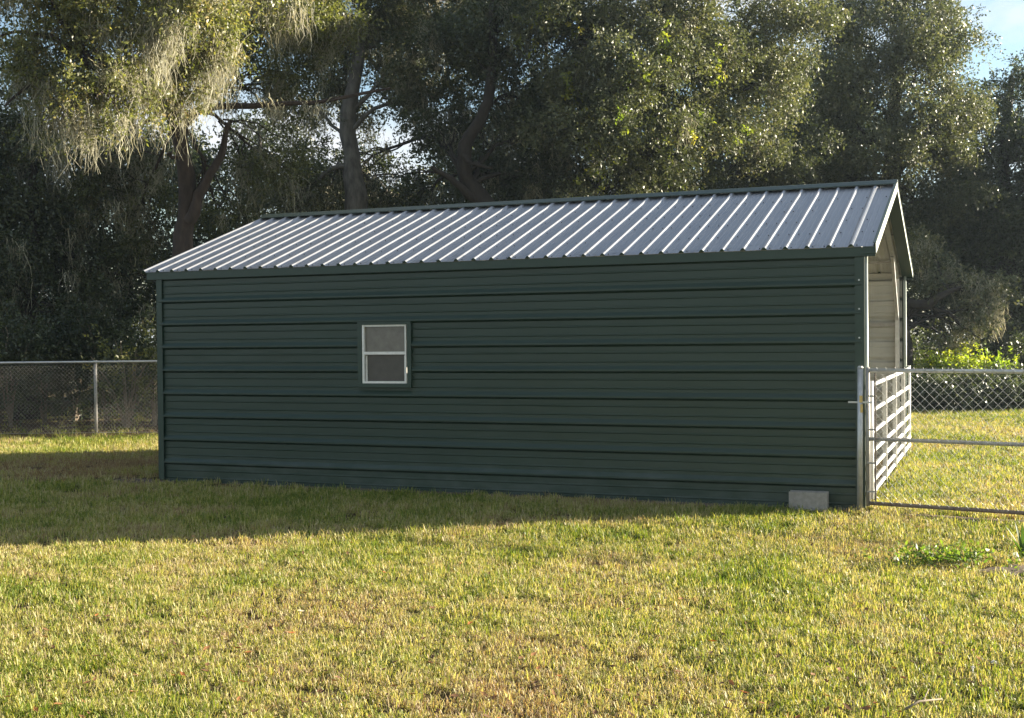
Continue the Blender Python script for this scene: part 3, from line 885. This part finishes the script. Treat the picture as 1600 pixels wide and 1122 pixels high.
b1 = base_px(278, 27.5)
make_tree("moss_oak", "tall reddish trunked oak with sunlit hanging moss behind the chain link fence", b1,
    [(*b1, 0.40), *trunk_px([(284, 400, 27.5, 0.25), (291, 330, 27.5, 0.215), (285, 260, 27.3, 0.18), (281, 180, 27.0, 0.15), (268, 60, 26.5, 0.11), (262, -60, 26.5, 0.07)])],
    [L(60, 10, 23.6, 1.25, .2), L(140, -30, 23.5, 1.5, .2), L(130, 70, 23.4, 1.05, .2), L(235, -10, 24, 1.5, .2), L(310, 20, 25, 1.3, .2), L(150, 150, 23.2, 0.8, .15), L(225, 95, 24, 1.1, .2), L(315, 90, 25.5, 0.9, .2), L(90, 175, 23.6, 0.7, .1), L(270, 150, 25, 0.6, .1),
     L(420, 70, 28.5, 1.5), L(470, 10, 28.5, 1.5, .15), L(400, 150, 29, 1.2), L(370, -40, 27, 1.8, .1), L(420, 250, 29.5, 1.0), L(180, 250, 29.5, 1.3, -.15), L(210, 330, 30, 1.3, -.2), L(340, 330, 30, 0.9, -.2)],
    11, bark="bark_red", leaf="warm_leaf", tint=0.42, moss=380, moss_len=1.15, dens=1.2, per=50, lsize=0.09, jmin=8,
    extra_limbs=[([*[at(x, y, Y) for x, y, Y in [(296, 345, 27.5), (318, 290, 27.4), (345, 240, 27.3), (360, 190, 27)]]], 0.15, 0.05),
                 ([*[at(x, y, Y) for x, y, Y in [(284, 185, 27), (330, 170, 26.8), (400, 163, 26.6), (500, 160, 26.5), (610, 138, 26.5)]]], 0.10, 0.03),
                 ([*[at(x, y, Y) for x, y, Y in [(284, 240, 27.2), (262, 242, 26.6)]]], 0.05, 0.03),
                 ([*[at(x, y, Y) for x, y, Y in [(275, 120, 26.6), (170, 135, 24.2), (105, 110, 23.5), (50, 130, 23.3), (8, 165, 23.3)]]], 0.09, 0.02),
                 ([*[at(x, y, Y) for x, y, Y in [(270, 90, 26.5), (150, 110, 23.6), (85, 60, 23.4), (40, 55, 23.3), (-10, 60, 23.2)]]], 0.09, 0.02),
                 ([*[at(x, y, Y) for x, y, Y in [(150, 110, 23.6), (110, 60, 23.4), (75, 0, 23.3), (60, -60, 23.3)]]], 0.06, 0.03)])

b2 = base_px(560, 33)
make_tree("pale_oak", "pale lichen covered oak trunk with trailing moss rising behind the shed roof", b2,
    [(*b2, 0.36), *trunk_px([(556, 330, 33, 0.30), (552, 260, 33, 0.27), (538, 200, 33, 0.22), (560, 110, 33, 0.17), (575, 0, 33, 0.12), (580, -90, 33, 0.07)])],
    [L(560, 30, 33.5, 1.7, .1), L(640, 60, 33.5, 1.5, .05), L(490, 60, 34, 1.2, .15), L(680, 0, 33, 1.8), L(600, -60, 33, 2.2), L(540, 110, 33.5, 0.9), L(600, 300, 34, 1.1, -.1), L(500, 290, 34, 1.3), L(450, 310, 33, 1.2, .15), L(640, 130, 33.5, 0.9), L(680, 150, 33, 1.3), L(560, 185, 34, .55), L(465, 175, 34, .7), L(515, 125, 33.8, .6)],
    12, bark="bark_pale", leaf="oak_leaf", tint=0.45, moss=190, moss_len=1.4, dens=1.25, per=50)

b3 = base_px(745, 30.5)
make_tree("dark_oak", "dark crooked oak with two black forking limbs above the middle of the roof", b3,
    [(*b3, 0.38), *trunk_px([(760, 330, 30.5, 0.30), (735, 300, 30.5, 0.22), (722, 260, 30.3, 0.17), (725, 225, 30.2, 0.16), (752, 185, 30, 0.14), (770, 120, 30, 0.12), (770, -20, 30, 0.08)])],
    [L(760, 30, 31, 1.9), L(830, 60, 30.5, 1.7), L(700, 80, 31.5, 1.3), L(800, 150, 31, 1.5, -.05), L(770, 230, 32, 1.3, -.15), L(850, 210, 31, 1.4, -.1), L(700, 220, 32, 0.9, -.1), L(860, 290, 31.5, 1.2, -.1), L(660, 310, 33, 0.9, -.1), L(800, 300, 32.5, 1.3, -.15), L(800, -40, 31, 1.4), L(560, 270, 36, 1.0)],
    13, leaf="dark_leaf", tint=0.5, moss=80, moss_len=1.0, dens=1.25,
    extra_limbs=[([*[at(x, y, Y) for x, y, Y in [(752, 318, 30.5), (730, 296, 30.2), (700, 275, 30), (675, 262, 29.8)]]], 0.14, 0.05),
                 ([*[at(x, y, Y) for x, y, Y in [(728, 245, 30.2), (745, 255, 30), (770, 262, 29.8)]]], 0.08, 0.03)])

b4 = base_px(1030, 33)
make_tree("live_oak", "broad live oak with glittering sunlit leaves and yellow vines behind the shed", b4,
    [(*b4, 0.45), *trunk_px([(1030, 330, 33, 0.36), (1035, 230, 33, 0.28), (1045, 120, 33, 0.2), (1050, -60, 33, 0.1)])],
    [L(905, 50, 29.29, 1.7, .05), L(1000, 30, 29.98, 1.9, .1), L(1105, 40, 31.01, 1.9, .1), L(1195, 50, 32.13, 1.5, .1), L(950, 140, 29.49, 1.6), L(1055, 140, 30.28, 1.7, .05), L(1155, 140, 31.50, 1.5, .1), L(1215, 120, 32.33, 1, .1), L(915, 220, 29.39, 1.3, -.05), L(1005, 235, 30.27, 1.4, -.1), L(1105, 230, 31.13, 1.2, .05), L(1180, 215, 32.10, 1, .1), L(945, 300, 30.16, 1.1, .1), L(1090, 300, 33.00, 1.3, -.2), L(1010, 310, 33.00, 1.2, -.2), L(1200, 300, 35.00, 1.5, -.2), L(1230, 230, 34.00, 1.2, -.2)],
    14, leaf="oak_leaf", tint=0.5, moss=30, moss_len=0.8, vine=45, dens=1.5, per=50, lsize=0.092)

b5 = base_px(1390, 36.5)
make_tree("tall_oak", "tall grey green oak topping out below the blue sky beside the live oak", b5,
    [(*b5, 0.40), *trunk_px([(1395, 330, 36.5, 0.30), (1400, 200, 36.5, 0.22), (1410, 60, 36.5, 0.12), (1415, -10, 36.5, 0.07)])],
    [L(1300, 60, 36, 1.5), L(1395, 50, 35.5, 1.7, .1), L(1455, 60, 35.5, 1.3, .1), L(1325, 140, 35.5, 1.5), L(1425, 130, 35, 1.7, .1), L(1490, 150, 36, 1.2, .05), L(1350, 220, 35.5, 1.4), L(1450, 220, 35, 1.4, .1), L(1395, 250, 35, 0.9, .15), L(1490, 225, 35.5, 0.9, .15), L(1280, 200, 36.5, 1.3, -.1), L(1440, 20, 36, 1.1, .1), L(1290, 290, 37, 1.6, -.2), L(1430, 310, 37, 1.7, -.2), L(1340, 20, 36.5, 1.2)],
    15, leaf="oak_leaf", tint=0.48, dens=1.3, per=50, lsize=0.095)

b6 = base_px(1575, 38.5)
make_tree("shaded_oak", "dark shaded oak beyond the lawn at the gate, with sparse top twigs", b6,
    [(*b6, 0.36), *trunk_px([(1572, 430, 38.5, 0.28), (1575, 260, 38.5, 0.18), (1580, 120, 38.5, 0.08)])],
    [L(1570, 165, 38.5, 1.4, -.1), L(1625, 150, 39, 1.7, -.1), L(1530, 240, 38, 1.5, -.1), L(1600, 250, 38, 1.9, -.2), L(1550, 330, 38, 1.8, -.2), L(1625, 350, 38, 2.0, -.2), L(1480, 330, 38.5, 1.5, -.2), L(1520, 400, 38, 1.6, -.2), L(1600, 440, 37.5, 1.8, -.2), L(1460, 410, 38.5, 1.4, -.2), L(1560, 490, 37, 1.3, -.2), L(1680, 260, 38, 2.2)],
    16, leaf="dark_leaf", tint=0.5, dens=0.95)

b7 = base_px(1418, 31.5)
make_tree("small_oak", "small leaning oak with arched limb and moss strands behind the white gate", b7,
    [(*b7, 0.20), *trunk_px([(1415, 560, 31.5, 0.17), (1416, 510, 31.5, 0.16), (1420, 485, 31.4, 0.15), (1445, 478, 31.2, 0.13), (1470, 470, 31, 0.09), (1500, 450, 31, 0.05)])],
    [L(1505, 455, 31.2, 0.65, .1), L(1535, 490, 31.2, 0.5, .15), L(1455, 430, 31.5, 0.55, -.05), L(1490, 505, 31.3, 0.5, .1), L(1440, 390, 32, 0.6, .1), L(1540, 440, 31.8, 0.5), L(1500, 540, 31.6, 0.4, -.1)],
    17, leaf="oak_leaf", tint=0.5, moss=36, moss_len=0.9, dens=1.5, per=40, twigs=4,
    extra_limbs=[([*[at(x, y, Y) for x, y, Y in [(1448, 478, 31.2), (1480, 490, 31), (1505, 510, 30.9), (1530, 528, 30.8)]]], 0.06, 0.02)])

b8 = base_px(40, 30)
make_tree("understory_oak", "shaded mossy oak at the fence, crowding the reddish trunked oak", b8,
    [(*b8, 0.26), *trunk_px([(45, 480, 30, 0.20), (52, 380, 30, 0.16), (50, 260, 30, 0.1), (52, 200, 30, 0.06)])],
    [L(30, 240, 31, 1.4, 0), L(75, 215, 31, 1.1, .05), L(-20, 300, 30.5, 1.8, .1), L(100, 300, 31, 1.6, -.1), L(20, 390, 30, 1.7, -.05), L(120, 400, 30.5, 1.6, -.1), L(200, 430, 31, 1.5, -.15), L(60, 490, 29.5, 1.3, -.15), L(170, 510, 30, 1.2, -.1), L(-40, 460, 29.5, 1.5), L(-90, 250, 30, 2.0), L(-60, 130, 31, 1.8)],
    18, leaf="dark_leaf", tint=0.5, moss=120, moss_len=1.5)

# trees filling the wood behind, each with its own crown
def filler(name, label, x, Y, H, R, seed, leaf="dark_leaf", nl=11, group=None, lsize=0.17, dens=0.5, tint=0.4, low=1.2):
    r = np.random.default_rng(seed)
    b = np.array([x, Y, -0.05])
    lobes = []
    for k in range(nl):
        a = r.uniform(0, 6.28); q = R * math.sqrt(r.random()) * 0.75
        z = low + (H - low - 1.2) * ((k + 0.5) / nl)
        lobes.append((np.array([x + q * math.cos(a), Y + q * math.sin(a), z]), R * r.uniform(0.36, 0.52), r.uniform(-.12, .12)))
    lean = r.uniform(-0.8, 0.8)
    return make_tree(name, label, b, [(*b, 0.34), (x + lean * .3, Y, H * 0.3, 0.26), (x + lean * .7, Y, H * 0.6, 0.17), (x + lean, Y, H * 0.93, 0.05)], lobes, seed + 50,
                     leaf=leaf, dens=dens, per=30, lsize=lsize, tw_len=0.7, tint=tint, group=group, twigs=3)
def copy_tree(root, loc, rz, sx, sz):
    c = root.copy(); col.objects.link(c)
    c.location = loc; c.rotation_euler = (0, 0, rz); c.scale = (sx, sx, sz)
    for ch in list(root.children):
        k = ch.copy(); col.objects.link(k); k.parent = c
    return c
def grove(spots, protos, seed):
    r = np.random.default_rng(seed); used = set()
    for i, (x, Y, H, R) in enumerate(spots):
        k = i % len(protos); p = protos[k]
        rz, sx, sz = r.uniform(0, 6.28), R / 4.2, H / 10.5
        if k in used: copy_tree(p, (x, Y, -0.05), rz, sx, sz)
        else:
            used.add(k); p.location = (x, Y, -0.05); p.rotation_euler = (0, 0, rz); p.scale = (sx, sx, sz)
back = [(-17.5, 37, 9.5, 4.2), (-12.8, 40, 10.0, 4.2), (-8.8, 41, 9.8, 3.8), (-3.6, 43, 8.6, 3.8), (1.2, 40, 12.5, 4.2), (6.5, 41, 13.5, 4.6), (11.5, 43, 12, 4.4), (16.8, 43, 9.4, 4.2), (22.0, 42, 10.0, 4.4), (-22.0, 34, 11, 4.4), (-6.0, 38, 6.6, 3.0), (-0.8, 37, 7.0, 3.0), (4.0, 37, 8.0, 3.4), (9.2, 40, 9.0, 3.8), (19.0, 40, 8.5, 3.6)]
grove(back, [filler("woodland_tree", "dark leafy tree in the wood behind the front row of oaks", 0, 0, 10.5, 4.2, 100 + i, group="trees filling the wood behind the front oaks", dens=0.62, lsize=0.16) for i in range(5)], 90)
# the tree line goes on to the right of the lawn, where the low sun stands behind it
line = [(22, 41.5, 10.3, 4.2), (28, 44, 11.0, 4.4), (34, 44.5, 12.0, 4.6), (41, 46.5, 12.8, 4.6), (49, 49, 13.4, 4.8), (57, 51.5, 14, 4.8), (30, 48, 12, 4.4), (45, 54, 13, 4.6)]
grove(line, [filler("border_tree", "tall leafy tree in the tree line beyond the gate, right of the lawn", 0, 0, 10.5, 4.2, 200 + i, group="trees of the line beyond the gate", leaf="oak_leaf", lsize=0.26, dens=0.30, low=2.0) for i in range(2)], 91)
grove([(19.6, 33.8, 9.4, 3.7)], [filler("border_tree", "unseen high crowned tree added off the lawn corner to shade the fence", 0, 0, 10.5, 4.2, 230, leaf="oak_leaf", lsize=0.2, dens=0.28, low=6.2)], 92)  # unseen tree added to shade the fence strip, crown raised to let sun under

# low growth under the trees
def shrub(name, label, px, Y, h, w, seed, leaf="dark_leaf", dens=1.3, lsize=0.09, tint=0.4, stems=7, group=None, bark="dry_twig", py=None, spread=0.5):
    r = np.random.default_rng(seed)
    p = at(px, 560, Y); b = np.array([p[0], p[1], -0.03])
    root = empty(name, tuple(b)); tag(root, label, "shrub", group)
    VV, FF, nb, Cs = [], [], 0, []
    for k in range(stems):
        a = r.uniform(0, 6.28)
        e = np.array([math.cos(a) * w * spread * r.uniform(.4, 1), math.sin(a) * w * spread * 0.7 * r.uniform(.4, 1), h * r.uniform(.6, 1)])
        Q = wander(bez(np.zeros(3), e * np.array([.15, .15, .35]), e * np.array([.5, .5, .8]), e, 8), r, 0.025)
        v, f = tube_np(Q, np.linspace(0.022, 0.006, 8), 5); VV.append(v); FF.append(f + nb); nb += len(v)
        n = int(dens * 14 * max(w, 0.6))
        i = r.integers(3, 8, n)
        Cs.append(Q[i] + r.standard_normal((n, 3)) * np.array([w * .22, w * .18, h * .12]))
    link_mesh("stems", np_mesh("stems", np.concatenate(VV), np.concatenate(FF), smooth=True), M[bark], root)
    C = np.concatenate(Cs); C[:, 2] = np.clip(C[:, 2], 0.12, None)
    v, f, t_ = leaves(C, norm(C - np.array([0, 0, h * .3])), r, 30, lsize, 0.28, tint0=tint, tvar=.18)
    o = link_mesh("foliage", np_mesh("foliage", v, f, {"tint": t_}), M[leaf], root); o["kind"] = "stuff"
    return root
rs = np.random.default_rng(44)
for i, x in enumerate([-40, 15, 70, 118, 165, 240]):
    shrub("understory_shrub", "dense dark shrub growing behind the long chain link fence", x, 27.3 + rs.uniform(-.8, 1.6), rs.uniform(1.5, 2.6), rs.uniform(1.2, 1.8), 300 + i, group="shrubs behind the long fence", tint=rs.uniform(.25, .5))
shrub("bare_stemmed_shrub", "bare stemmed shrub fanning out behind the fence beside its post", 196, 26.2, 2.0, 1.3, 330, dens=0.25, stems=13, tint=0.6, leaf="warm_leaf", spread=0.75)
for i, (x, Y, h, w, lf, t) in enumerate([(1468, 31.2, 1.15, .9, "bush_leaf", .5), (1502, 31.2, 1.2, 1.0, "bush_leaf", .75), (1548, 31.4, 1.15, .8, "bush_leaf", .4)]):
    shrub("yellow_green_shrub", ["low yellow green bush next to the small leaning oak", "brightest yellow bush in the row beyond the lawn", "yellow green bush at the far end of the sunlit bush row"][i], x, Y, h, w, 340 + i, leaf=lf, dens=2.2, tint=t, lsize=0.10)
for i, (x, Y) in enumerate([(1440, 30.2), (1490, 29.9), (1535, 30.1), (1585, 30), (1640, 31), (1405, 33.5), (1620, 33.5)]):
    shrub("lawn_edge_shrub", "dark shrub along the shaded edge of the lawn beyond the gate", x, Y, rs.uniform(0.75, 0.95) if Y < 31.5 else 1.8, rs.uniform(1.3, 1.8), 360 + i, group="dark shrubs along the lawn edge beyond the gate", tint=rs.uniform(.3, .55), dens=1.8)
print("tree triangles", ALLTRI[0])

# ------------------------------------------------------------------ ground details
pt = ground_at(150, 672)
patch("leaf_litter_ground", (-6.5, FY + 3.0), 13, 3.6, 0.0, M["litter_soil"], 0.0, 1)
patch("bare_dirt", shed_pt(-LL - 0.25, -0.1), 0.9, 0.35, -TH, M["sand"], -0.016, 2)
patch("bare_dirt", shed_pt(-LL / 2, -0.06), 4.5, 0.17, -TH, M["sand"], -0.014, 3)
gq = np.array([gp[0] + 1.3, gp[1] - 0.85, 0])
patch("bare_dirt", gq, 1.7, 0.22, GD, M["sand"], -0.014, 4)
lp = ground_at(1592, 888)
patch("bare_dirt", lp, 0.42, 0.30, 0.1, M["sand"], -0.016, 5)

# lawn: tufts of real blades set out over the yard
def tuft(seed, n=16, h=0.062, spread=0.055, wid=0.0033, flat=0.6):
    r = np.random.default_rng(seed); VV, FF, BT = [], [], []
    for k in range(n):
        a = r.uniform(0, 6.28); rd = spread * math.sqrt(r.random())
        p = np.array([rd * math.cos(a), rd * math.sin(a), -0.006])
        az = r.uniform(0, 6.28); ln = h * r.uniform(0.45, 1.5); bend = r.uniform(0.15, 1.25) * flat
        d = np.array([math.cos(az), math.sin(az), 0])
        s = np.array([-d[1], d[0], 0]); w = wid * r.uniform(0.6, 1.3)
        m = p + np.array([0, 0, ln * 0.55]) + d * ln * bend * 0.35
        t = p + np.array([0, 0, ln * max(0.08, 0.98 - 0.62 * bend)]) + d * ln * bend
        b_ = len(VV)
        VV += [p + s * w, p - s * w, m + s * w * .85, m - s * w * .85, t]
        FF += [(b_, b_ + 1, b_ + 3, b_ + 2), (b_ + 2, b_ + 3, b_ + 4)]
        BT += [r.random()] * 5
    me = bpy.data.meshes.new("grass_tuft"); me.from_pydata([tuple(v) for v in VV], [], FF)
    at_ = me.attributes.new("blade", 'FLOAT', 'POINT'); at_.data.foreach_set("value", BT)
    me.materials.append(M["grass"]); me.update()
    return me
tufts = bpy.data.collections.new("tufts")
for k in range(8):
    tufts.objects.link(bpy.data.objects.new("grass_tuft", tuft(500 + k, h=[.05, .06, .07, .055, .065, .045, .08, .06][k], flat=[1.0, .8, .6, 1.1, .8, 1.2, .5, .9][k])))

def lawn():
    r = np.random.default_rng(77)
    def zone(y0, y1, dens, sc):
        wfun = lambda y: 0.47 * y + 1.8
        area = (wfun(y0) + wfun(y1)) * (y1 - y0)
        n = int(area * dens)
        y = r.uniform(y0, y1, int(n * 1.3)); x = r.uniform(-1, 1, len(y)) * wfun(y1)
        k = np.abs(x) < wfun(y); x, y = x[k][:n], y[k][:n]
        return x, y, np.full(len(x), sc)
    zs_ = [zone(4.8, 8, 760, 0.85), zone(8, 11, 560, 0.92), zone(11, 15, 330, 1.1), zone(15, 21, 190, 1.25), zone(21, 33, 100, 1.45)]
    x = np.concatenate([z[0] for z in zs_]); y = np.concatenate([z[1] for z in zs_]); sc = np.concatenate([z[2] for z in zs_])
    # masks: shed floor, dirt, leaf litter
    q = np.stack([x - X0, y - Y0, np.zeros_like(x)], -1)
    u, v = q @ U, q @ V_
    keep = ~((u > -LL - 0.02) & (u < 0.02) & (v > -0.02) & (v < W + 0.02))
    def thin(d, p): return ~((d < 1) & (r.random(len(x)) > p + (1 - p) * np.clip((d - 0.6) / 0.4, 0, 1)))
    keep &= thin(np.hypot((u + LL / 2) / 4.7, (v + 0.12) / (0.24 + 0.08 * fbm(x, y, 3, 8))), 0.12)
    keep &= thin(np.hypot((u + LL + .25) / 1.0, (v + .1) / .4), 0.1)
    gx, gy = x - gq[0], y - gq[1]
    ga, gb = gx * math.cos(GD) + gy * math.sin(GD), -gx * math.sin(GD) + gy * math.cos(GD)
    keep &= thin(np.hypot(ga / 1.8, gb / 0.26), 0.15)
    keep &= thin(np.hypot((x - lp[0]) / .45, (y - lp[1]) / .33), 0.08)
    fence_shade = (y > FY - 0.9 + 0.35 * fbm(x, y, 1.2, 5)) & (x < 3)
    keep &= ~(fence_shade & (r.random(len(x)) > 0.12))
    keep &= ~((y > 31.5) & (r.random(len(x)) > 0.3))
    patchy = fbm(x, y, 1.1, 21)
    keep &= r.random(len(x)) > np.clip(0.9 * (fbm(x, y, 3.4, 30) - 0.2), 0, 0.8)
    x, y, sc, patchy, u, v = x[keep], y[keep], sc[keep], patchy[keep], u[keep], v[keep]
    fine = fbm(x, y, 3.5, 22)
    tint = 0.33 + 0.24 * patchy + 0.26 * fine + 0.13 * r.standard_normal(len(x))
    tint += 0.22 * np.exp(-((x + 1.2) ** 2 + (y - 8.6) ** 2) / 1.6) + 0.2 * np.exp(-((x - 3.5) ** 2 + (y - 10.8) ** 2) / 1.2)   # worn straw areas
    tint += 0.18 * np.exp(-((x + .8) ** 2 + (y - 6.3) ** 2) / .5)
    tint += 0.35 * ((u < -LL + 0.3) & (v > -0.6) & (v < 3.5)) * np.exp(-((u + LL + 1.2) / 1.6) ** 2)
    tint += 0.4 * np.exp(-((y - 18.6) / 1.3) ** 2) * (x < -4.6)
    tint += 0.22 * np.exp(-((x - .3) ** 2 + (y - 5.9) ** 2) / .7) + 0.25 * np.clip(fbm(x, y, 0.8, 55) - 0.1, 0, 1)
    tint = np.clip(tint, 0.02, 0.98)
    z = 0.018 * fbm(x, y, 0.9, 3) * np.exp(-((x / 60) ** 2 + ((y - 20) / 60) ** 2)) - 0.02
    n = len(x)
    me = bpy.data.meshes.new("lawn_grass"); me.vertices.add(n)
    me.vertices.foreach_set("co", np.stack([x, y, z], -1).astype(np.float32).ravel())
    for nm, a in (("tint", tint), ("rot", r.uniform(0, 6.28, n)), ("scl", sc * r.uniform(0.7, 1.25, n) * (1.12 - 0.4 * tint))):
        t_ = me.attributes.new(nm, 'FLOAT', 'POINT'); t_.data.foreach_set("value", a.astype(np.float32))
    me.materials.append(M["grass"])
    o = bpy.data.objects.new("lawn_grass", me); col.objects.link(o)
    tag(o, "short sunlit yellow green lawn grass with straw coloured patches", "grass", kind="stuff")
    ng = bpy.data.node_groups.new("scatter_tufts", 'GeometryNodeTree')
    ng.interface.new_socket("Geometry", in_out='INPUT', socket_type='NodeSocketGeometry')
    ng.interface.new_socket("Geometry", in_out='OUTPUT', socket_type='NodeSocketGeometry')
    nn = ng.nodes
    gi, go = nn.new("NodeGroupInput"), nn.new("NodeGroupOutput")
    ci = nn.new("GeometryNodeCollectionInfo"); ci.inputs["Collection"].default_value = tufts
    ci.inputs["Separate Children"].default_value = True; ci.inputs["Reset Children"].default_value = True
    ip = nn.new("GeometryNodeInstanceOnPoints"); ip.inputs["Pick Instance"].default_value = True
    def attr(name):
        a = nn.new("GeometryNodeInputNamedAttribute"); a.data_type = 'FLOAT'; a.inputs["Name"].default_value = name; return a
    cb = nn.new("ShaderNodeCombineXYZ")
    ng.links.new(attr("rot").outputs["Attribute"], cb.inputs["Z"])
    e2r = nn.new("FunctionNodeEulerToRotation")
    ng.links.new(cb.outputs[0], e2r.inputs[0]); ng.links.new(e2r.outputs[0], ip.inputs["Rotation"])
    ng.links.new(attr("scl").outputs["Attribute"], ip.inputs["Scale"])
    ng.links.new(gi.outputs[0], ip.inputs["Points"]); ng.links.new(ci.outputs[0], ip.inputs["Instance"])
    ng.links.new(ip.outputs[0], go.inputs[0])
    md = o.modifiers.new("scatter", 'NODES'); md.node_group = ng
    print("tufts", n)
lawn()

# broad-leaved weed patch, strap-leaved plant, fallen leaves, stick, white tufts
def weed_patch(px, py, rx, ry, n, seed, label):
    r = np.random.default_rng(seed); c = ground_at(px, py)
    C = np.stack([r.standard_normal(n) * rx * .5, r.standard_normal(n) * ry * .5, r.uniform(0.02, 0.06, n)], -1)
    v, f, t_ = leaves(C, np.tile([0, 0, 1.0], (n, 1)), r, 10, 0.045, 0.05, droop=0.05, tint0=.55, tvar=.25)
    o = link_mesh("weed_patch", np_mesh("weed_patch", v, f, {"tint": t_}), M["weed"], None, loc=tuple(c)); tag(o, label, "weeds", kind="stuff")
weed_patch(1478, 878, 0.50, 0.26, 75, 61, "bright green broad leaved weeds growing low in the lawn near the gate")

lily = empty("strap_leaved_plant", tuple(ground_at(1598, 872))); tag(lily, "strap leaved green plant growing from bare dirt near the gate", "plant")
r_ = np.random.default_rng(5)
for k, (az, ln, lean) in enumerate([(3.05, .26, .75), (2.6, .30, .45), (0.3, .34, .5), (1.2, .3, .3), (-.4, .28, .8), (2.0, .33, .25), (3.5, .24, .6), (.8, .3, .6)]):
    b = MB(); d = Vector((math.cos(az), math.sin(az), 0)); s = Vector((-d.y, d.x, 0))
    pts = [(d * (ln * lean * t ** 1.3) + Vector((0, 0, ln * (t - .35 * lean * t * t)))) for t in np.linspace(0, 1, 6)]
    ws = [.010, .014, .015, .013, .009, .001]
    vs = []
    for p, w_ in zip(pts, ws): vs += [p + s * w_ + Vector((0, 0, .004)), p, p - s * w_ + Vector((0, 0, .004))]
    fs = []
    for i in range(5):
        fs += [(3 * i, 3 * i + 1, 3 * i + 4, 3 * i + 3), (3 * i + 1, 3 * i + 2, 3 * i + 5, 3 * i + 4)]
    b.add(vs, fs, 0, True); b.build("leaf", M["weed"], lily)

def fallen(n, seed, size, name, label, box, tint0, tv):
    r = np.random.default_rng(seed)
    VV, FF, TT = [], [], []
    for k in range(n):
        px, py = r.uniform(box[0], box[2]), box[1] + (box[3] - box[1]) * r.random() ** 0.8
        p = ground_at(px, py, 0.02); a = r.uniform(0, 6.28); s = size * r.uniform(.6, 1.3)
        d = np.array([math.cos(a), math.sin(a), r.uniform(-.3, .5)]); w = np.array([-math.sin(a), math.cos(a), r.uniform(-.5, .5)])
        c = p + np.array([0, 0, r.uniform(.0, .02)])
        b_ = len(VV)
        VV += [c - d * s, c - d * .2 * s + w * s * .45, c + d * s, c + d * .1 * s - w * s * .45, c + np.array([0, 0, -.25 * s])]
        FF += [(b_, b_ + 1, b_ + 4), (b_ + 1, b_ + 2, b_ + 4), (b_ + 2, b_ + 3, b_ + 4), (b_ + 3, b_, b_ + 4)]
        TT += [np.clip(tint0 + tv * r.standard_normal(), 0, 1)] * 5
    o = link_mesh(name, np_mesh(name, np.array(VV), np.array(FF), {"tint": np.array(TT)}), M["dead_leaf"]); tag(o, label, "leaves", kind="stuff")
fallen(420, 71, 0.024, "fallen_leaves", "small brown and orange oak leaves scattered over the lawn", (-60, 830, 1660, 1130), .3, .3)
b = MB(); p0, p1 = ground_at(1415, 1108, .035), ground_at(1472, 1092, .045)
b.tube([p0, p0 * .6 + p1 * .4 + np.array([0, .02, .012]), p1], [.006, .005, .003], 6)
b.tube([p0 * .5 + p1 * .5 + np.array([0, .015, .01]), p1 + np.array([-.03, .1, .02])], [.004, .002], 5)
o = b.build("fallen_stick", M["dry_twig"]); tag(o, "thin pale forked stick lying on the front lawn", "stick")
for (px, py, s) in ((1553, 1036, .015), (1520, 1043, .009)):
    r = np.random.default_rng(int(px)); c = ground_at(px, py, .035)
    D = norm(r.standard_normal((60, 3))); D[:, 2] = np.abs(D[:, 2])
    b = MB()
    for d in D:
        q = norm(np.cross(d, r.standard_normal(3)))
        b.add([c + d * s * .3, c + d * s + q * s * .25, c + d * s * 1.15, c + d * s - q * s * .25], [(0, 1, 2, 3)], 0)
    b.tube([c - np.array([0, 0, .06]), c], .0025, 5)
    o = b.build("white_seed_head", M["alu"]); tag(o, "fluffy white seed head standing in the lawn" if s > .012 else "smaller white seed head next to the fluffy one in the lawn", "seed head")

# ------------------------------------------------------------------ thin air volume added to stand in for veiling lens glare
m, nt, out = new_mat("glare_veil")
pv = N(nt, "ShaderNodeVolumePrincipled"); pv.inputs["Density"].default_value = 0.0004
pv.inputs["Color"].default_value = (0.70, 0.86, 1.0, 1); pv.inputs["Anisotropy"].default_value = 0.6
nt.links.new(pv.outputs["Volume"], out.inputs["Volume"])
b = MB(); b.box((0, 550, 8.2), (3030, 1930, 19.0)); o = b.build("glare_veil", m); o["kind"] = "stuff"; o["label"] = "thin air volume added in place of veiling lens glare"
